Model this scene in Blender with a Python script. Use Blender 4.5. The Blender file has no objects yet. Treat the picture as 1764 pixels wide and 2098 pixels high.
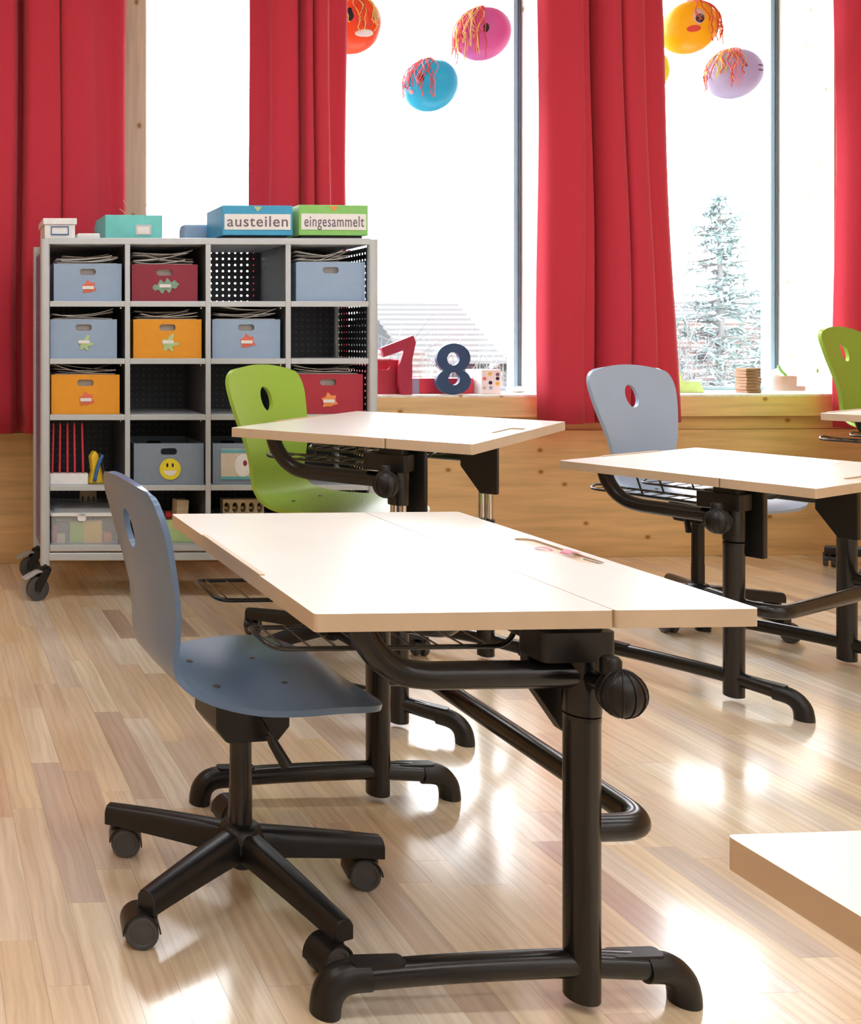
import bpy, bmesh, math, random
from mathutils import Vector, Matrix
from mathutils.geometry import tessellate_polygon
random.seed(7)
PI = math.pi
scene = bpy.context.scene
COL = scene.collection

# ------------------------------------------------------------------ camera, sky, exposure
F_PX, XP, YH, CAM_H, YAW = 2000.0, -71.0, 695.0, 1.05, math.radians(2.7)
cam_d = bpy.data.cameras.new('camera'); cam = bpy.data.objects.new('camera', cam_d); COL.objects.link(cam)
cam_d.sensor_fit = 'AUTO'; cam_d.sensor_width = 36.0
cam_d.lens = F_PX / 2098 * 36
cam_d.shift_x = (882 - XP) / 2098
cam_d.shift_y = (YH - 1049) / 2098
cam_d.clip_start = 0.02; cam_d.clip_end = 400
cam.location = (0, 0, CAM_H); cam.rotation_euler = (PI / 2, 0, -YAW)
scene.camera = cam

SKY = 13.0
world = bpy.data.worlds.new('overcast_sky'); scene.world = world; world.use_nodes = True
bg = world.node_tree.nodes['Background']
bg.inputs[0].default_value = (0.93, 0.97, 1.0, 1); bg.inputs[1].default_value = SKY

FILL = 14.0            # radiance of the fill panels added under the ceiling
scene.view_settings.view_transform = 'Standard'
scene.view_settings.look = 'None'
scene.view_settings.gamma = 1.0
scene.view_settings.use_curve_mapping = False
scene.view_settings.exposure = 0.0
scene.cycles.use_denoising = True
scene.cycles.max_bounces = 10; scene.cycles.diffuse_bounces = 5; scene.cycles.glossy_bounces = 4
scene.cycles.transparent_max_bounces = 16
scene.cycles.sample_clamp_indirect = 30.0
scene.cycles.caustics_reflective = False; scene.cycles.caustics_refractive = False

WALL_Y, PANE_Y, SILL_Z, HEAD_Z, CEIL_Z = 4.60, 4.92, 0.783, 3.05, 3.30
ROOM_X0, ROOM_X1, ROOM_Y0 = -2.6, 5.9, -3.6
OPEN = [(1.075, 1.78), (1.90, 3.12), (3.36, 4.507)]       # window openings in the back wall
for i, (a, b) in enumerate(OPEN):                         # sampling portals in the openings
    l = bpy.data.lights.new('window_portal', 'AREA'); l.shape = 'RECTANGLE'
    l.size = b - a; l.size_y = HEAD_Z - SILL_Z; l.cycles.is_portal = True
    o = bpy.data.objects.new('window_portal', l); COL.objects.link(o)
    o.location = ((a + b) / 2, PANE_Y + 0.06, (HEAD_Z + SILL_Z) / 2); o.rotation_euler = (-PI / 2, 0, 0)

# ------------------------------------------------------------------ materials
MATS = {}
def new_mat(name):
    m = bpy.data.materials.new(name); m.use_nodes = True; MATS[name] = m
    nt = m.node_tree; return m, nt, nt.nodes['Principled BSDF']
def N(nt, t, **kw):
    n = nt.nodes.new(t)
    for k, v in kw.items(): setattr(n, k, v)
    return n
def ramp(nt, stops):
    r = N(nt, 'ShaderNodeValToRGB'); e = r.color_ramp.elements
    while len(e) < len(stops): e.new(0.5)
    for el, (p, c) in zip(e, stops): el.position = p; el.color = (*c, 1)
    return r
def plain(name, col, rough=0.5, metal=0.0, spec=0.5, coat=0.0, var=0.06, scale=30, bump=0.0):
    m, nt, b = new_mat(name)
    tc = N(nt, 'ShaderNodeTexCoord'); no = N(nt, 'ShaderNodeTexNoise'); no.inputs['Scale'].default_value = scale
    no.inputs['Detail'].default_value = 4
    nt.links.new(tc.outputs['Object'], no.inputs['Vector'])
    lo = tuple(c * (1 - var) for c in col); hi = tuple(min(1, c * (1 + var)) for c in col)
    r = ramp(nt, [(0.3, lo), (0.7, hi)])
    nt.links.new(no.outputs[0], r.inputs[0]); nt.links.new(r.outputs[0], b.inputs['Base Color'])
    b.inputs['Roughness'].default_value = rough; b.inputs['Metallic'].default_value = metal
    b.inputs['Specular IOR Level'].default_value = spec
    if coat: b.inputs['Coat Weight'].default_value = coat; b.inputs['Coat Roughness'].default_value = 0.15
    if bump:
        bp = N(nt, 'ShaderNodeBump'); bp.inputs['Strength'].default_value = bump; bp.inputs['Distance'].default_value = 0.002
        nt.links.new(no.outputs[0], bp.inputs['Height']); nt.links.new(bp.outputs[0], b.inputs['Normal'])
    return m

def oak(name, island):
    m, nt, b = new_mat(name)
    tc = N(nt, 'ShaderNodeTexCoord')
    if island:
        g = N(nt, 'ShaderNodeNewGeometry'); rnd = g.outputs['Random Per Island']
    else:
        g = N(nt, 'ShaderNodeObjectInfo'); rnd = g.outputs['Random']
    off = N(nt, 'ShaderNodeCombineXYZ')
    for k, f in ((0, 37.0), (1, 91.0), (2, 53.0)):
        mu = N(nt, 'ShaderNodeMath', operation='MULTIPLY'); mu.inputs[1].default_value = f
        nt.links.new(rnd, mu.inputs[0]); nt.links.new(mu.outputs[0], off.inputs[k])
    add = N(nt, 'ShaderNodeVectorMath', operation='ADD')
    nt.links.new(tc.outputs['Object'], add.inputs[0]); nt.links.new(off.outputs[0], add.inputs[1])
    mp = N(nt, 'ShaderNodeMapping'); mp.inputs['Scale'].default_value = (34, 1.5, 34)
    nt.links.new(add.outputs[0], mp.inputs['Vector'])
    warp = N(nt, 'ShaderNodeTexNoise'); warp.inputs['Scale'].default_value = 5; warp.inputs['Detail'].default_value = 2
    nt.links.new(add.outputs[0], warp.inputs['Vector'])
    mix = N(nt, 'ShaderNodeVectorMath', operation='MULTIPLY_ADD'); mix.inputs[1].default_value = (0.9, .3, 0)
    nt.links.new(warp.outputs[1], mix.inputs[0]); nt.links.new(mp.outputs[0], mix.inputs[2])
    grain = N(nt, 'ShaderNodeTexNoise'); grain.inputs['Scale'].default_value = 1.6; grain.inputs['Detail'].default_value = 6
    grain.inputs['Roughness'].default_value = 0.62
    nt.links.new(mix.outputs[0], grain.inputs['Vector'])
    wv = N(nt, 'ShaderNodeTexWave'); wv.inputs['Scale'].default_value = 0.42; wv.inputs['Distortion'].default_value = 3.5
    wv.inputs['Detail'].default_value = 2; wv.bands_direction = 'X'
    nt.links.new(mix.outputs[0], wv.inputs['Vector'])
    tone = ramp(nt, [(0.0, (0.84, 0.67, 0.44)), (0.18, (0.89, 0.78, 0.60)), (0.40, (0.77, 0.59, 0.40)), (0.55, (0.86, 0.70, 0.48)),
                     (0.72, (0.61, 0.46, 0.36)), (0.82, (0.92, 0.84, 0.70)), (1.0, (0.50, 0.36, 0.28))])
    nt.links.new(rnd, tone.inputs[0])
    gr = ramp(nt, [(0.30, (0.80, 0.75, 0.70)), (0.60, (1.04, 1.03, 1.02))]); nt.links.new(grain.outputs[0], gr.inputs[0])
    wr = ramp(nt, [(0.0, (0.84, 0.80, 0.76)), (0.45, (1, 1, 1))]); nt.links.new(wv.outputs[0], wr.inputs[0])
    m1 = N(nt, 'ShaderNodeMix', data_type='RGBA', blend_type='MULTIPLY'); m1.inputs[0].default_value = 1
    nt.links.new(tone.outputs[0], m1.inputs[6]); nt.links.new(gr.outputs[0], m1.inputs[7])
    m2 = N(nt, 'ShaderNodeMix', data_type='RGBA', blend_type='MULTIPLY'); m2.inputs[0].default_value = 0.45
    nt.links.new(m1.outputs[2], m2.inputs[6]); nt.links.new(wr.outputs[0], m2.inputs[7])
    nt.links.new(m2.outputs[2], b.inputs['Base Color'])
    b.inputs['Roughness'].default_value = 0.30; b.inputs['Specular IOR Level'].default_value = 0.5
    b.inputs['Coat Weight'].default_value = 1.0; b.inputs['Coat Roughness'].default_value = 0.14; b.inputs['Coat IOR'].default_value = 1.6
    return m
oak('oak_strip', False); oak('oak_strip_far', True)

def spruce(name, base, knots=True, horiz=True, scale=1.0):
    m, nt, b = new_mat(name)
    tc = N(nt, 'ShaderNodeTexCoord'); mp = N(nt, 'ShaderNodeMapping')
    mp.inputs['Scale'].default_value = (1.0 * scale, 9 * scale, 14 * scale) if horiz else (14 * scale, 9 * scale, 1.0 * scale)
    nt.links.new(tc.outputs['Object'], mp.inputs['Vector'])
    gn = N(nt, 'ShaderNodeTexNoise'); gn.inputs['Scale'].default_value = 2.2; gn.inputs['Detail'].default_value = 6
    gn.inputs['Distortion'].default_value = 0.4
    nt.links.new(mp.outputs[0], gn.inputs['Vector'])
    r = ramp(nt, [(0.3, tuple(c * 0.80 for c in base)), (0.55, base), (0.75, tuple(min(1, c * 1.12) for c in base))])
    nt.links.new(gn.outputs[0], r.inputs[0]); out = r.outputs[0]
    if knots:
        sp = N(nt, 'ShaderNodeSeparateXYZ'); nt.links.new(tc.outputs['Object'], sp.inputs[0])
        sm = N(nt, 'ShaderNodeMath', operation='ADD'); nt.links.new(sp.outputs[0], sm.inputs[0]); nt.links.new(sp.outputs[1], sm.inputs[1])
        cx = N(nt, 'ShaderNodeCombineXYZ'); nt.links.new(sm.outputs[0], cx.inputs[0]); nt.links.new(sp.outputs[2], cx.inputs[1])
        mk = N(nt, 'ShaderNodeMapping'); mk.inputs['Scale'].default_value = (3.0, 3.9, 1) if horiz else (3.9, 3.0, 1)
        nt.links.new(cx.outputs[0], mk.inputs['Vector'])
        v = N(nt, 'ShaderNodeTexVoronoi'); v.voronoi_dimensions = '2D'; v.inputs['Scale'].default_value = 1.0; v.inputs['Randomness'].default_value = 1
        nt.links.new(mk.outputs[0], v.inputs['Vector'])
        kr = ramp(nt, [(0.0, (0.40, 0.26, 0.15)), (0.022, (0.50, 0.34, 0.21)), (0.040, (0.85, 0.74, 0.60)), (0.065, (1, 1, 1))])
        nt.links.new(v.outputs['Distance'], kr.inputs[0])
        mm = N(nt, 'ShaderNodeMix', data_type='RGBA', blend_type='MULTIPLY'); mm.inputs[0].default_value = 1
        nt.links.new(out, mm.inputs[6]); nt.links.new(kr.outputs[0], mm.inputs[7]); out = mm.outputs[2]
    nt.links.new(out, b.inputs['Base Color']); b.inputs['Roughness'].default_value = 0.5
    b.inputs['Specular IOR Level'].default_value = 0.35
    return m
spruce('spruce_wall', (0.72, 0.47, 0.22)); spruce('spruce_board', (0.78, 0.54, 0.27)); spruce('spruce_band', (0.66, 0.42, 0.19))
spruce('spruce_glare', (0.93, 0.89, 0.82), horiz=False)  # near-white wood: overexposure at the windows put into the base colour
spruce('spruce_pier', (0.60, 0.44, 0.33), horiz=False)
spruce('beech', (0.66, 0.44, 0.24), knots=False, scale=2)
spruce('pale_wood', (0.72, 0.60, 0.42), knots=False, scale=3)

def cloth(name, col, trans=0.12):
    m, nt, b = new_mat(name)
    tc = N(nt, 'ShaderNodeTexCoord'); no = N(nt, 'ShaderNodeTexNoise'); no.inputs['Scale'].default_value = 260
    nt.links.new(tc.outputs['Object'], no.inputs['Vector'])
    r = ramp(nt, [(0.3, tuple(c * 0.92 for c in col)), (0.7, col)]); nt.links.new(no.outputs[0], r.inputs[0])
    nt.links.new(r.outputs[0], b.inputs['Base Color']); b.inputs['Roughness'].default_value = 0.85
    b.inputs['Specular IOR Level'].default_value = 0.15
    b.inputs['Sheen Weight'].default_value = 0.25; b.inputs['Sheen Tint'].default_value = (1, 0.6, 0.65, 1)
    t = N(nt, 'ShaderNodeBsdfTranslucent'); t.inputs[0].default_value = (col[0], col[1] * 0.5, col[2] * 0.5, 1)
    mx = N(nt, 'ShaderNodeMixShader'); mx.inputs[0].default_value = trans
    nt.links.new(b.outputs[0], mx.inputs[1]); nt.links.new(t.outputs[0], mx.inputs[2])
    nt.links.new(mx.outputs[0], nt.nodes['Material Output'].inputs[0]); return m
cloth('curtain_red', (0.62, 0.045, 0.075))

def glass(name, tint=(1, 1, 1), refl=0.06):
    m, nt, b = new_mat(name)
    t = N(nt, 'ShaderNodeBsdfTransparent'); t.inputs[0].default_value = (*tint, 1)
    g = N(nt, 'ShaderNodeBsdfGlossy'); g.inputs['Roughness'].default_value = 0.02
    lw = N(nt, 'ShaderNodeLayerWeight'); lw.inputs[0].default_value = 0.5
    pw = N(nt, 'ShaderNodeMath', operation='POWER'); pw.inputs[1].default_value = 5; nt.links.new(lw.outputs['Facing'], pw.inputs[0])
    fr = N(nt, 'ShaderNodeMath', operation='MULTIPLY_ADD'); fr.inputs[1].default_value = 0.8; fr.inputs[2].default_value = 0.03; nt.links.new(pw.outputs[0], fr.inputs[0])
    mx = N(nt, 'ShaderNodeMixShader'); nt.links.new(fr.outputs[0], mx.inputs[0])
    nt.links.new(t.outputs[0], mx.inputs[1]); nt.links.new(g.outputs[0], mx.inputs[2])
    nt.links.new(mx.outputs[0], nt.nodes['Material Output'].inputs[0]); return m
glass('window_glass')
def film(name, col, alpha):
    m, nt, b = new_mat(name); b.inputs['Base Color'].default_value = (*col, 1); b.inputs['Roughness'].default_value = 0.25
    t = N(nt, 'ShaderNodeBsdfTransparent'); mx = N(nt, 'ShaderNodeMixShader'); mx.inputs[0].default_value = alpha
    nt.links.new(t.outputs[0], mx.inputs[1]); nt.links.new(b.outputs[0], mx.inputs[2])
    nt.links.new(mx.outputs[0], nt.nodes['Material Output'].inputs[0]); return m
film('clear_plastic', (0.75, 0.80, 0.86), 0.28); film('bag_film', (0.95, 0.95, 0.97), 0.42)

def skin(name, col):
    m, nt, b = new_mat(name)
    no = N(nt, 'ShaderNodeTexNoise'); no.inputs['Scale'].default_value = 14; tc = N(nt, 'ShaderNodeTexCoord'); nt.links.new(tc.outputs['Object'], no.inputs['Vector'])
    r = ramp(nt, [(0.3, tuple(c * 0.95 for c in col)), (0.7, col)]); nt.links.new(no.outputs[0], r.inputs[0]); nt.links.new(r.outputs[0], b.inputs['Base Color'])
    b.inputs['Roughness'].default_value = 0.35
    t = N(nt, 'ShaderNodeBsdfTranslucent'); t.inputs[0].default_value = (*[min(1, c * 0.6 + 0.06) for c in col], 1)
    mx = N(nt, 'ShaderNodeMixShader'); mx.inputs[0].default_value = 0.45
    nt.links.new(b.outputs[0], mx.inputs[1]); nt.links.new(t.outputs[0], mx.inputs[2])
    nt.links.new(mx.outputs[0], nt.nodes['Material Output'].inputs[0]); return m
def backed(name, col, dot, plane):
    m, nt, b = new_mat(name); b.inputs['Roughness'].default_value = 0.55
    tc = N(nt, 'ShaderNodeTexCoord'); sp = N(nt, 'ShaderNodeSeparateXYZ'); nt.links.new(tc.outputs['Object'], sp.inputs[0]); ds = []
    for k in plane:
        mo = N(nt, 'ShaderNodeMath', operation='PINGPONG'); mo.inputs[1].default_value = 0.0135
        nt.links.new(sp.outputs[k], mo.inputs[0]); sq = N(nt, 'ShaderNodeMath', operation='POWER'); sq.inputs[1].default_value = 2
        nt.links.new(mo.outputs[0], sq.inputs[0]); ds.append(sq)
    ad = N(nt, 'ShaderNodeMath', operation='ADD'); nt.links.new(ds[0].outputs[0], ad.inputs[0]); nt.links.new(ds[1].outputs[0], ad.inputs[1])
    lt = N(nt, 'ShaderNodeMath', operation='LESS_THAN'); lt.inputs[1].default_value = 0.0042 ** 2; nt.links.new(ad.outputs[0], lt.inputs[0])
    mx = N(nt, 'ShaderNodeMix', data_type='RGBA'); nt.links.new(lt.outputs[0], mx.inputs[0]); mx.inputs[6].default_value = (*col, 1); mx.inputs[7].default_value = (*dot, 1)
    nt.links.new(mx.outputs[2], b.inputs['Base Color']); return m
def perforated(name, col, plane):
    m, nt, b = new_mat(name); b.inputs['Base Color'].default_value = (*col, 1); b.inputs['Roughness'].default_value = 0.55
    tc = N(nt, 'ShaderNodeTexCoord'); sp = N(nt, 'ShaderNodeSeparateXYZ'); nt.links.new(tc.outputs['Object'], sp.inputs[0])
    ds = []
    for k in plane:
        mo = N(nt, 'ShaderNodeMath', operation='PINGPONG'); mo.inputs[1].default_value = 0.0135
        nt.links.new(sp.outputs[k], mo.inputs[0])
        sq = N(nt, 'ShaderNodeMath', operation='POWER'); sq.inputs[1].default_value = 2
        nt.links.new(mo.outputs[0], sq.inputs[0]); ds.append(sq)
    ad = N(nt, 'ShaderNodeMath', operation='ADD'); nt.links.new(ds[0].outputs[0], ad.inputs[0]); nt.links.new(ds[1].outputs[0], ad.inputs[1])
    lt = N(nt, 'ShaderNodeMath', operation='LESS_THAN'); lt.inputs[1].default_value = 0.0043 ** 2
    nt.links.new(ad.outputs[0], lt.inputs[0])
    t = N(nt, 'ShaderNodeBsdfTransparent'); mx = N(nt, 'ShaderNodeMixShader'); nt.links.new(lt.outputs[0], mx.inputs[0])
    nt.links.new(b.outputs[0], mx.inputs[1]); nt.links.new(t.outputs[0], mx.inputs[2])
    nt.links.new(mx.outputs[0], nt.nodes['Material Output'].inputs[0]); return m
perforated('perforated_back', (0.035, 0.04, 0.055), (0, 2))
backed('perforated_backed', (0.035, 0.04, 0.055), (0.10, 0.10, 0.11), (0, 2))
perforated('perforated_side', (0.035, 0.04, 0.055), (1, 2))
perforated('perforated_purple', (0.23, 0.17, 0.42), (1, 2))

def emit(name, col, s):
    m, nt, b = new_mat(name); b.inputs['Emission Color'].default_value = (*col, 1); b.inputs['Emission Strength'].default_value = s
    b.inputs['Base Color'].default_value = (0.9, 0.9, 0.9, 1); return m
emit('fill_diffuser', (0.93, 0.97, 1.0), FILL)

plain('plaster_white', (0.86, 0.85, 0.83), 0.9, var=0.02)
plain('joint_dark', (0.34, 0.23, 0.14), 0.8)
plain('desk_top', (0.92, 0.89, 0.84), 0.24, spec=0.5, var=0.015, scale=8)  # top whiter than its edges: window reflection put into the colour
plain('desk_edge', (0.60, 0.46, 0.32), 0.42, var=0.05, scale=12)
plain('black_steel', (0.007, 0.0065, 0.007), 0.24, spec=0.5, var=0.1)
plain('black_plastic', (0.009, 0.0085, 0.009), 0.36, spec=0.4, var=0.1)
plain('black_wire', (0.015, 0.015, 0.015), 0.25, spec=0.7)
plain('chrome', (0.72, 0.70, 0.68), 0.12, metal=1.0, var=0.02)
plain('blue_ply', (0.12, 0.20, 0.345), 0.27, spec=0.5, var=0.03, scale=4)
plain('light_blue_ply', (0.36, 0.46, 0.61), 0.34, spec=0.5, var=0.03, scale=4)
plain('green_ply', (0.31, 0.50, 0.065), 0.36, spec=0.45, var=0.03, scale=4)
plain('screw_steel', (0.12, 0.12, 0.12), 0.4, metal=0.8)
plain('silver_metal', (0.53, 0.57, 0.61), 0.42, metal=0.35, spec=0.5, var=0.02)
plain('shelf_grey', (0.42, 0.44, 0.47), 0.45, metal=0.2, var=0.02)
plain('dark_panel', (0.10, 0.11, 0.13), 0.5, var=0.04)
plain('box_blue', (0.30, 0.42, 0.60), 0.6, var=0.03)
plain('box_grey_blue', (0.22, 0.28, 0.37), 0.55, var=0.03)
plain('box_orange', (0.80, 0.33, 0.015), 0.6, var=0.03)
plain('box_wine', (0.26, 0.02, 0.045), 0.6, var=0.04)
plain('box_red', (0.42, 0.025, 0.05), 0.6, var=0.04)
plain('paper_white', (0.80, 0.80, 0.80), 0.8, var=0.03)
plain('paper_grey', (0.50, 0.48, 0.48), 0.8, var=0.05)
plain('paper_dark', (0.16, 0.14, 0.13), 0.8, var=0.05)
plain('paper_kraft', (0.27, 0.145, 0.085), 0.85, var=0.06)
plain('paper_pink', (0.80, 0.35, 0.45), 0.8)
plain('leaf_red', (0.72, 0.16, 0.10), 0.7); plain('leaf_orange', (0.85, 0.30, 0.10), 0.7)
plain('leaf_green', (0.45, 0.62, 0.30), 0.7); plain('leaf_sage', (0.22, 0.36, 0.28), 0.7)
plain('smiley_yellow', (0.80, 0.68, 0.03), 0.5); plain('ink_black', (0.02, 0.018, 0.03), 0.7, var=0)
plain('ink_grey', (0.16, 0.13, 0.18), 0.7, var=0)
plain('turquoise', (0.16, 0.62, 0.62), 0.5, var=0.12, scale=9)
plain('white_plastic', (0.82, 0.84, 0.86), 0.4); plain('sign_blue', (0.05, 0.36, 0.62), 0.5)
plain('sign_green', (0.25, 0.58, 0.16), 0.5); plain('card_beige', (0.62, 0.56, 0.46), 0.7); plain('card_teal', (0.12, 0.40, 0.46), 0.6)
plain('bright_red', (0.62, 0.03, 0.05), 0.45); plain('navy', (0.025, 0.07, 0.17), 0.5); plain('number_red', (0.42, 0.02, 0.06), 0.5)
plain('yellow', (0.80, 0.55, 0.03), 0.5); plain('strap_blue', (0.03, 0.13, 0.35), 0.5); plain('lime', (0.35, 0.62, 0.04), 0.5)
plain('window_frame', (0.24, 0.38, 0.46), 0.4, spec=0.5); plain('window_frame_dark', (0.07, 0.11, 0.15), 0.45)
skin('balloon_red', (0.95, 0.15, 0.045)); skin('balloon_pink', (0.80, 0.20, 0.52))
skin('balloon_blue', (0.05, 0.58, 0.80)); skin('balloon_yellow', (0.98, 0.60, 0.015))
skin('balloon_lemon', (0.92, 0.85, 0.08)); skin('balloon_lilac', (0.62, 0.54, 0.74))
plain('yarn_red', (0.80, 0.10, 0.08), 0.9); plain('yarn_pink', (0.88, 0.30, 0.36), 0.9); plain('yarn_yellow', (0.85, 0.70, 0.20), 0.9)
plain('bark', (0.10, 0.10, 0.10), 0.9); plain('needles', (0.16, 0.235, 0.235), 0.9, var=0.3, scale=2)
plain('twig', (0.09, 0.09, 0.09), 0.9); plain('roof_tile', (0.075, 0.048, 0.042), 0.8, var=0.15, scale=2); plain('facade', (0.06, 0.056, 0.055), 0.9)
plain('facade_grey', (0.035, 0.04, 0.043), 0.9); plain('roof_pale', (0.085, 0.085, 0.088), 0.8); plain('meadow', (0.05, 0.055, 0.05), 0.95, var=0.2, scale=0.5)
plain('pale_green', (0.55, 0.76, 0.30), 0.6); plain('straw', (0.55, 0.42, 0.22), 0.8); plain('rubber', (0.03, 0.03, 0.03), 0.7); plain('wheel_grey', (0.06, 0.06, 0.065), 0.5)
plain('face_skin', (0.85, 0.55, 0.50), 0.6); plain('mouth_red', (0.75, 0.07, 0.05), 0.5)

# ------------------------------------------------------------------ mesh helpers
def tag(o, label=None, cat=None, group=None, kind=None):
    for k, v in (('label', label), ('category', cat), ('group', group), ('kind', kind)):
        if v: o[k] = v
    return o
def empty(name, loc=(0, 0, 0), rz=0.0, label=None, cat=None, group=None):
    o = bpy.data.objects.new(name, None); COL.objects.link(o); o.empty_display_size = 0.05
    o.location = loc; o.rotation_euler = (0, 0, rz); return tag(o, label, cat, group)
def smooth_path(pts, sub=6):
    pts = [Vector(p) for p in pts]; out = []
    for i in range(len(pts) - 1):
        p0 = pts[max(i - 1, 0)]; p1 = pts[i]; p2 = pts[i + 1]; p3 = pts[min(i + 2, len(pts) - 1)]
        for k in range(sub):
            t = k / sub
            out.append(0.5 * ((2 * p1) + (p2 - p0) * t + (2 * p0 - 5 * p1 + 4 * p2 - p3) * t * t + (3 * p1 - p0 - 3 * p2 + p3) * t ** 3))
    out.append(pts[-1]); return out
def fillet(pts, r, n=6):
    """polyline with rounded corners"""
    pts = [Vector(p) for p in pts]; out = [pts[0]]
    for i in range(1, len(pts) - 1):
        a, b, c = pts[i - 1], pts[i], pts[i + 1]
        d1 = (a - b); d2 = (c - b); rr = min(r, d1.length * .49, d2.length * .49)
        p = b + d1.normalized() * rr; q = b + d2.normalized() * rr
        for k in range(n + 1):
            t = k / n; out.append(p.lerp(b, t).lerp(b.lerp(q, t), t))
    out.append(pts[-1]); return out
class MB:
    def __init__(s): s.v = []; s.f = []
    def add(s, v, f):
        b = len(s.v); s.v += [tuple(x) for x in v]; s.f += [tuple(i + b for i in q) for q in f]; return s
    def box(s, x0, x1, y0, y1, z0, z1, M=None):
        v = [Vector(p) for p in ((x0, y0, z0), (x1, y0, z0), (x1, y1, z0), (x0, y1, z0), (x0, y0, z1), (x1, y0, z1), (x1, y1, z1), (x0, y1, z1))]
        if M is not None: v = [M @ p for p in v]
        return s.add(v, [(0, 3, 2, 1), (4, 5, 6, 7), (0, 1, 5, 4), (1, 2, 6, 5), (2, 3, 7, 6), (3, 0, 4, 7)])
    def tube(s, pts, r, n=12, cap=True, r2=None):
        pts = [Vector(p) for p in pts]; m = len(pts); v = []; f = []
        up = None
        for i, p in enumerate(pts):
            t = (pts[min(i + 1, m - 1)] - pts[max(i - 1, 0)]).normalized()
            if up is None:
                up = Vector((0, 0, 1)) if abs(t.z) < 0.9 else Vector((1, 0, 0))
            a = t.cross(up); a.normalize(); up = a.cross(t).normalized()
            rr = r if r2 is None else r + (r2 - r) * i / max(1, m - 1)
            for k in range(n):
                q = 2 * PI * k / n; v.append(p + (a * math.cos(q) + up * math.sin(q)) * rr)
        for i in range(m - 1):
            for k in range(n):
                f.append((i * n + k, i * n + (k + 1) % n, (i + 1) * n + (k + 1) % n, (i + 1) * n + k))
        if cap: f.append(tuple(range(n))[::-1]); f.append(tuple((m - 1) * n + k for k in range(n)))
        return s.add(v, f)
    def lathe(s, prof, n=24, M=None):
        """profile of (radius, height) about z"""
        v = []; f = []
        for r, z in prof:
            for k in range(n): v.append(Vector((r * math.cos(2 * PI * k / n), r * math.sin(2 * PI * k / n), z)))
        m = len(prof)
        for i in range(m - 1):
            for k in range(n): f.append((i * n + k, i * n + (k + 1) % n, (i + 1) * n + (k + 1) % n, (i + 1) * n + k))
        f.append(tuple(range(n))[::-1]); f.append(tuple((m - 1) * n + k for k in range(n)))
        if M is not None: v = [M @ p for p in v]
        return s.add(v, f)
    def prism(s, loops, t0, t1, M=None):
        """2-D outline (first loop) with holes, extruded from t0 to t1 along local z"""
        flat = [p for l in loops for p in l]
        tri = tessellate_polygon([[Vector((p[0], p[1], 0)) for p in l] for l in loops])
        n = len(flat); v = [Vector((p[0], p[1], t0)) for p in flat] + [Vector((p[0], p[1], t1)) for p in flat]
        f = []
        for a, b, c in tri:
            A, B, Cc = flat[a], flat[b], flat[c]
            if (B[0] - A[0]) * (Cc[1] - A[1]) - (B[1] - A[1]) * (Cc[0] - A[0]) < 0: b, c = c, b
            f.append((a, c, b)); f.append((a + n, b + n, c + n))
        o = 0
        for li, l in enumerate(loops):
            k = len(l); ar = sum(l[i][0] * l[(i + 1) % k][1] - l[(i + 1) % k][0] * l[i][1] for i in range(k))
            ccw = ar > 0
            for i in range(k):
                a, b = o + i, o + (i + 1) % k
                q = (a, b, b + n, a + n)
                f.append(q if ccw == (li == 0) else q[::-1])
            o += k
        if M is not None: v = [M @ p for p in v]
        return s.add(v, f)
    def sphere(s, c, r, nu=20, nv=12, sc=(1, 1, 1)):
        c = Vector(c); v = []; f = []
        for i in range(nv + 1):
            th = PI * i / nv
            for k in range(nu):
                ph = 2 * PI * k / nu
                v.append(c + Vector((r * sc[0] * math.sin(th) * math.cos(ph), r * sc[1] * math.sin(th) * math.sin(ph), r * sc[2] * math.cos(th))))
        for i in range(nv):
            for k in range(nu): f.append((i * nu + k, (i + 1) * nu + k, (i + 1) * nu + (k + 1) % nu, i * nu + (k + 1) % nu))
        return s.add(v, f)
    def grid(s, rows):
        m = len(rows); n = len(rows[0]); b = [p for r in rows for p in r]
        return s.add(b, [(i * n + k, i * n + k + 1, (i + 1) * n + k + 1, (i + 1) * n + k) for i in range(m - 1) for k in range(n - 1)])
    def mesh(s, name):
        me = bpy.data.meshes.new(name); me.from_pydata([tuple(p) for p in s.v], [], s.f); me.validate(); me.update(); return me
    def build(s, name, mat, parent=None, smooth=False, bevel=0.0, seg=2, edge=None, solid=0.0, loc=None, rot=None):
        me = s.mesh(name)
        if bevel or edge:
            bm = bmesh.new(); bm.from_mesh(me); bmesh.ops.remove_doubles(bm, verts=bm.verts, dist=1e-6)
            bmesh.ops.recalc_face_normals(bm, faces=bm.faces); bm.to_mesh(me); bm.free()
        me.materials.append(MATS[mat])
        if edge:
            me.materials.append(MATS[edge])
            for p in me.polygons:
                if abs(p.normal.z) < 0.6: p.material_index = 1
        o = bpy.data.objects.new(name, me); COL.objects.link(o); o.parent = parent
        if loc is not None: o.location = loc
        if rot is not None: o.rotation_euler = rot
        if smooth:
            for p in me.polygons: p.use_smooth = True
            if smooth == 'auto': auto(me)
        if solid:
            md = o.modifiers.new('thickness', 'SOLIDIFY'); md.thickness = solid; md.offset = 0
        if bevel:
            md = o.modifiers.new('edge', 'BEVEL'); md.width = bevel; md.segments = seg; md.limit_method = 'ANGLE'; md.angle_limit = 0.6
        return o
def auto(me, ang=0.7):
    bm = bmesh.new(); bm.from_mesh(me)
    for e in bm.edges:
        if len(e.link_faces) == 2 and e.calc_face_angle(0) > ang: e.smooth = False
    bm.to_mesh(me); bm.free()
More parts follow.
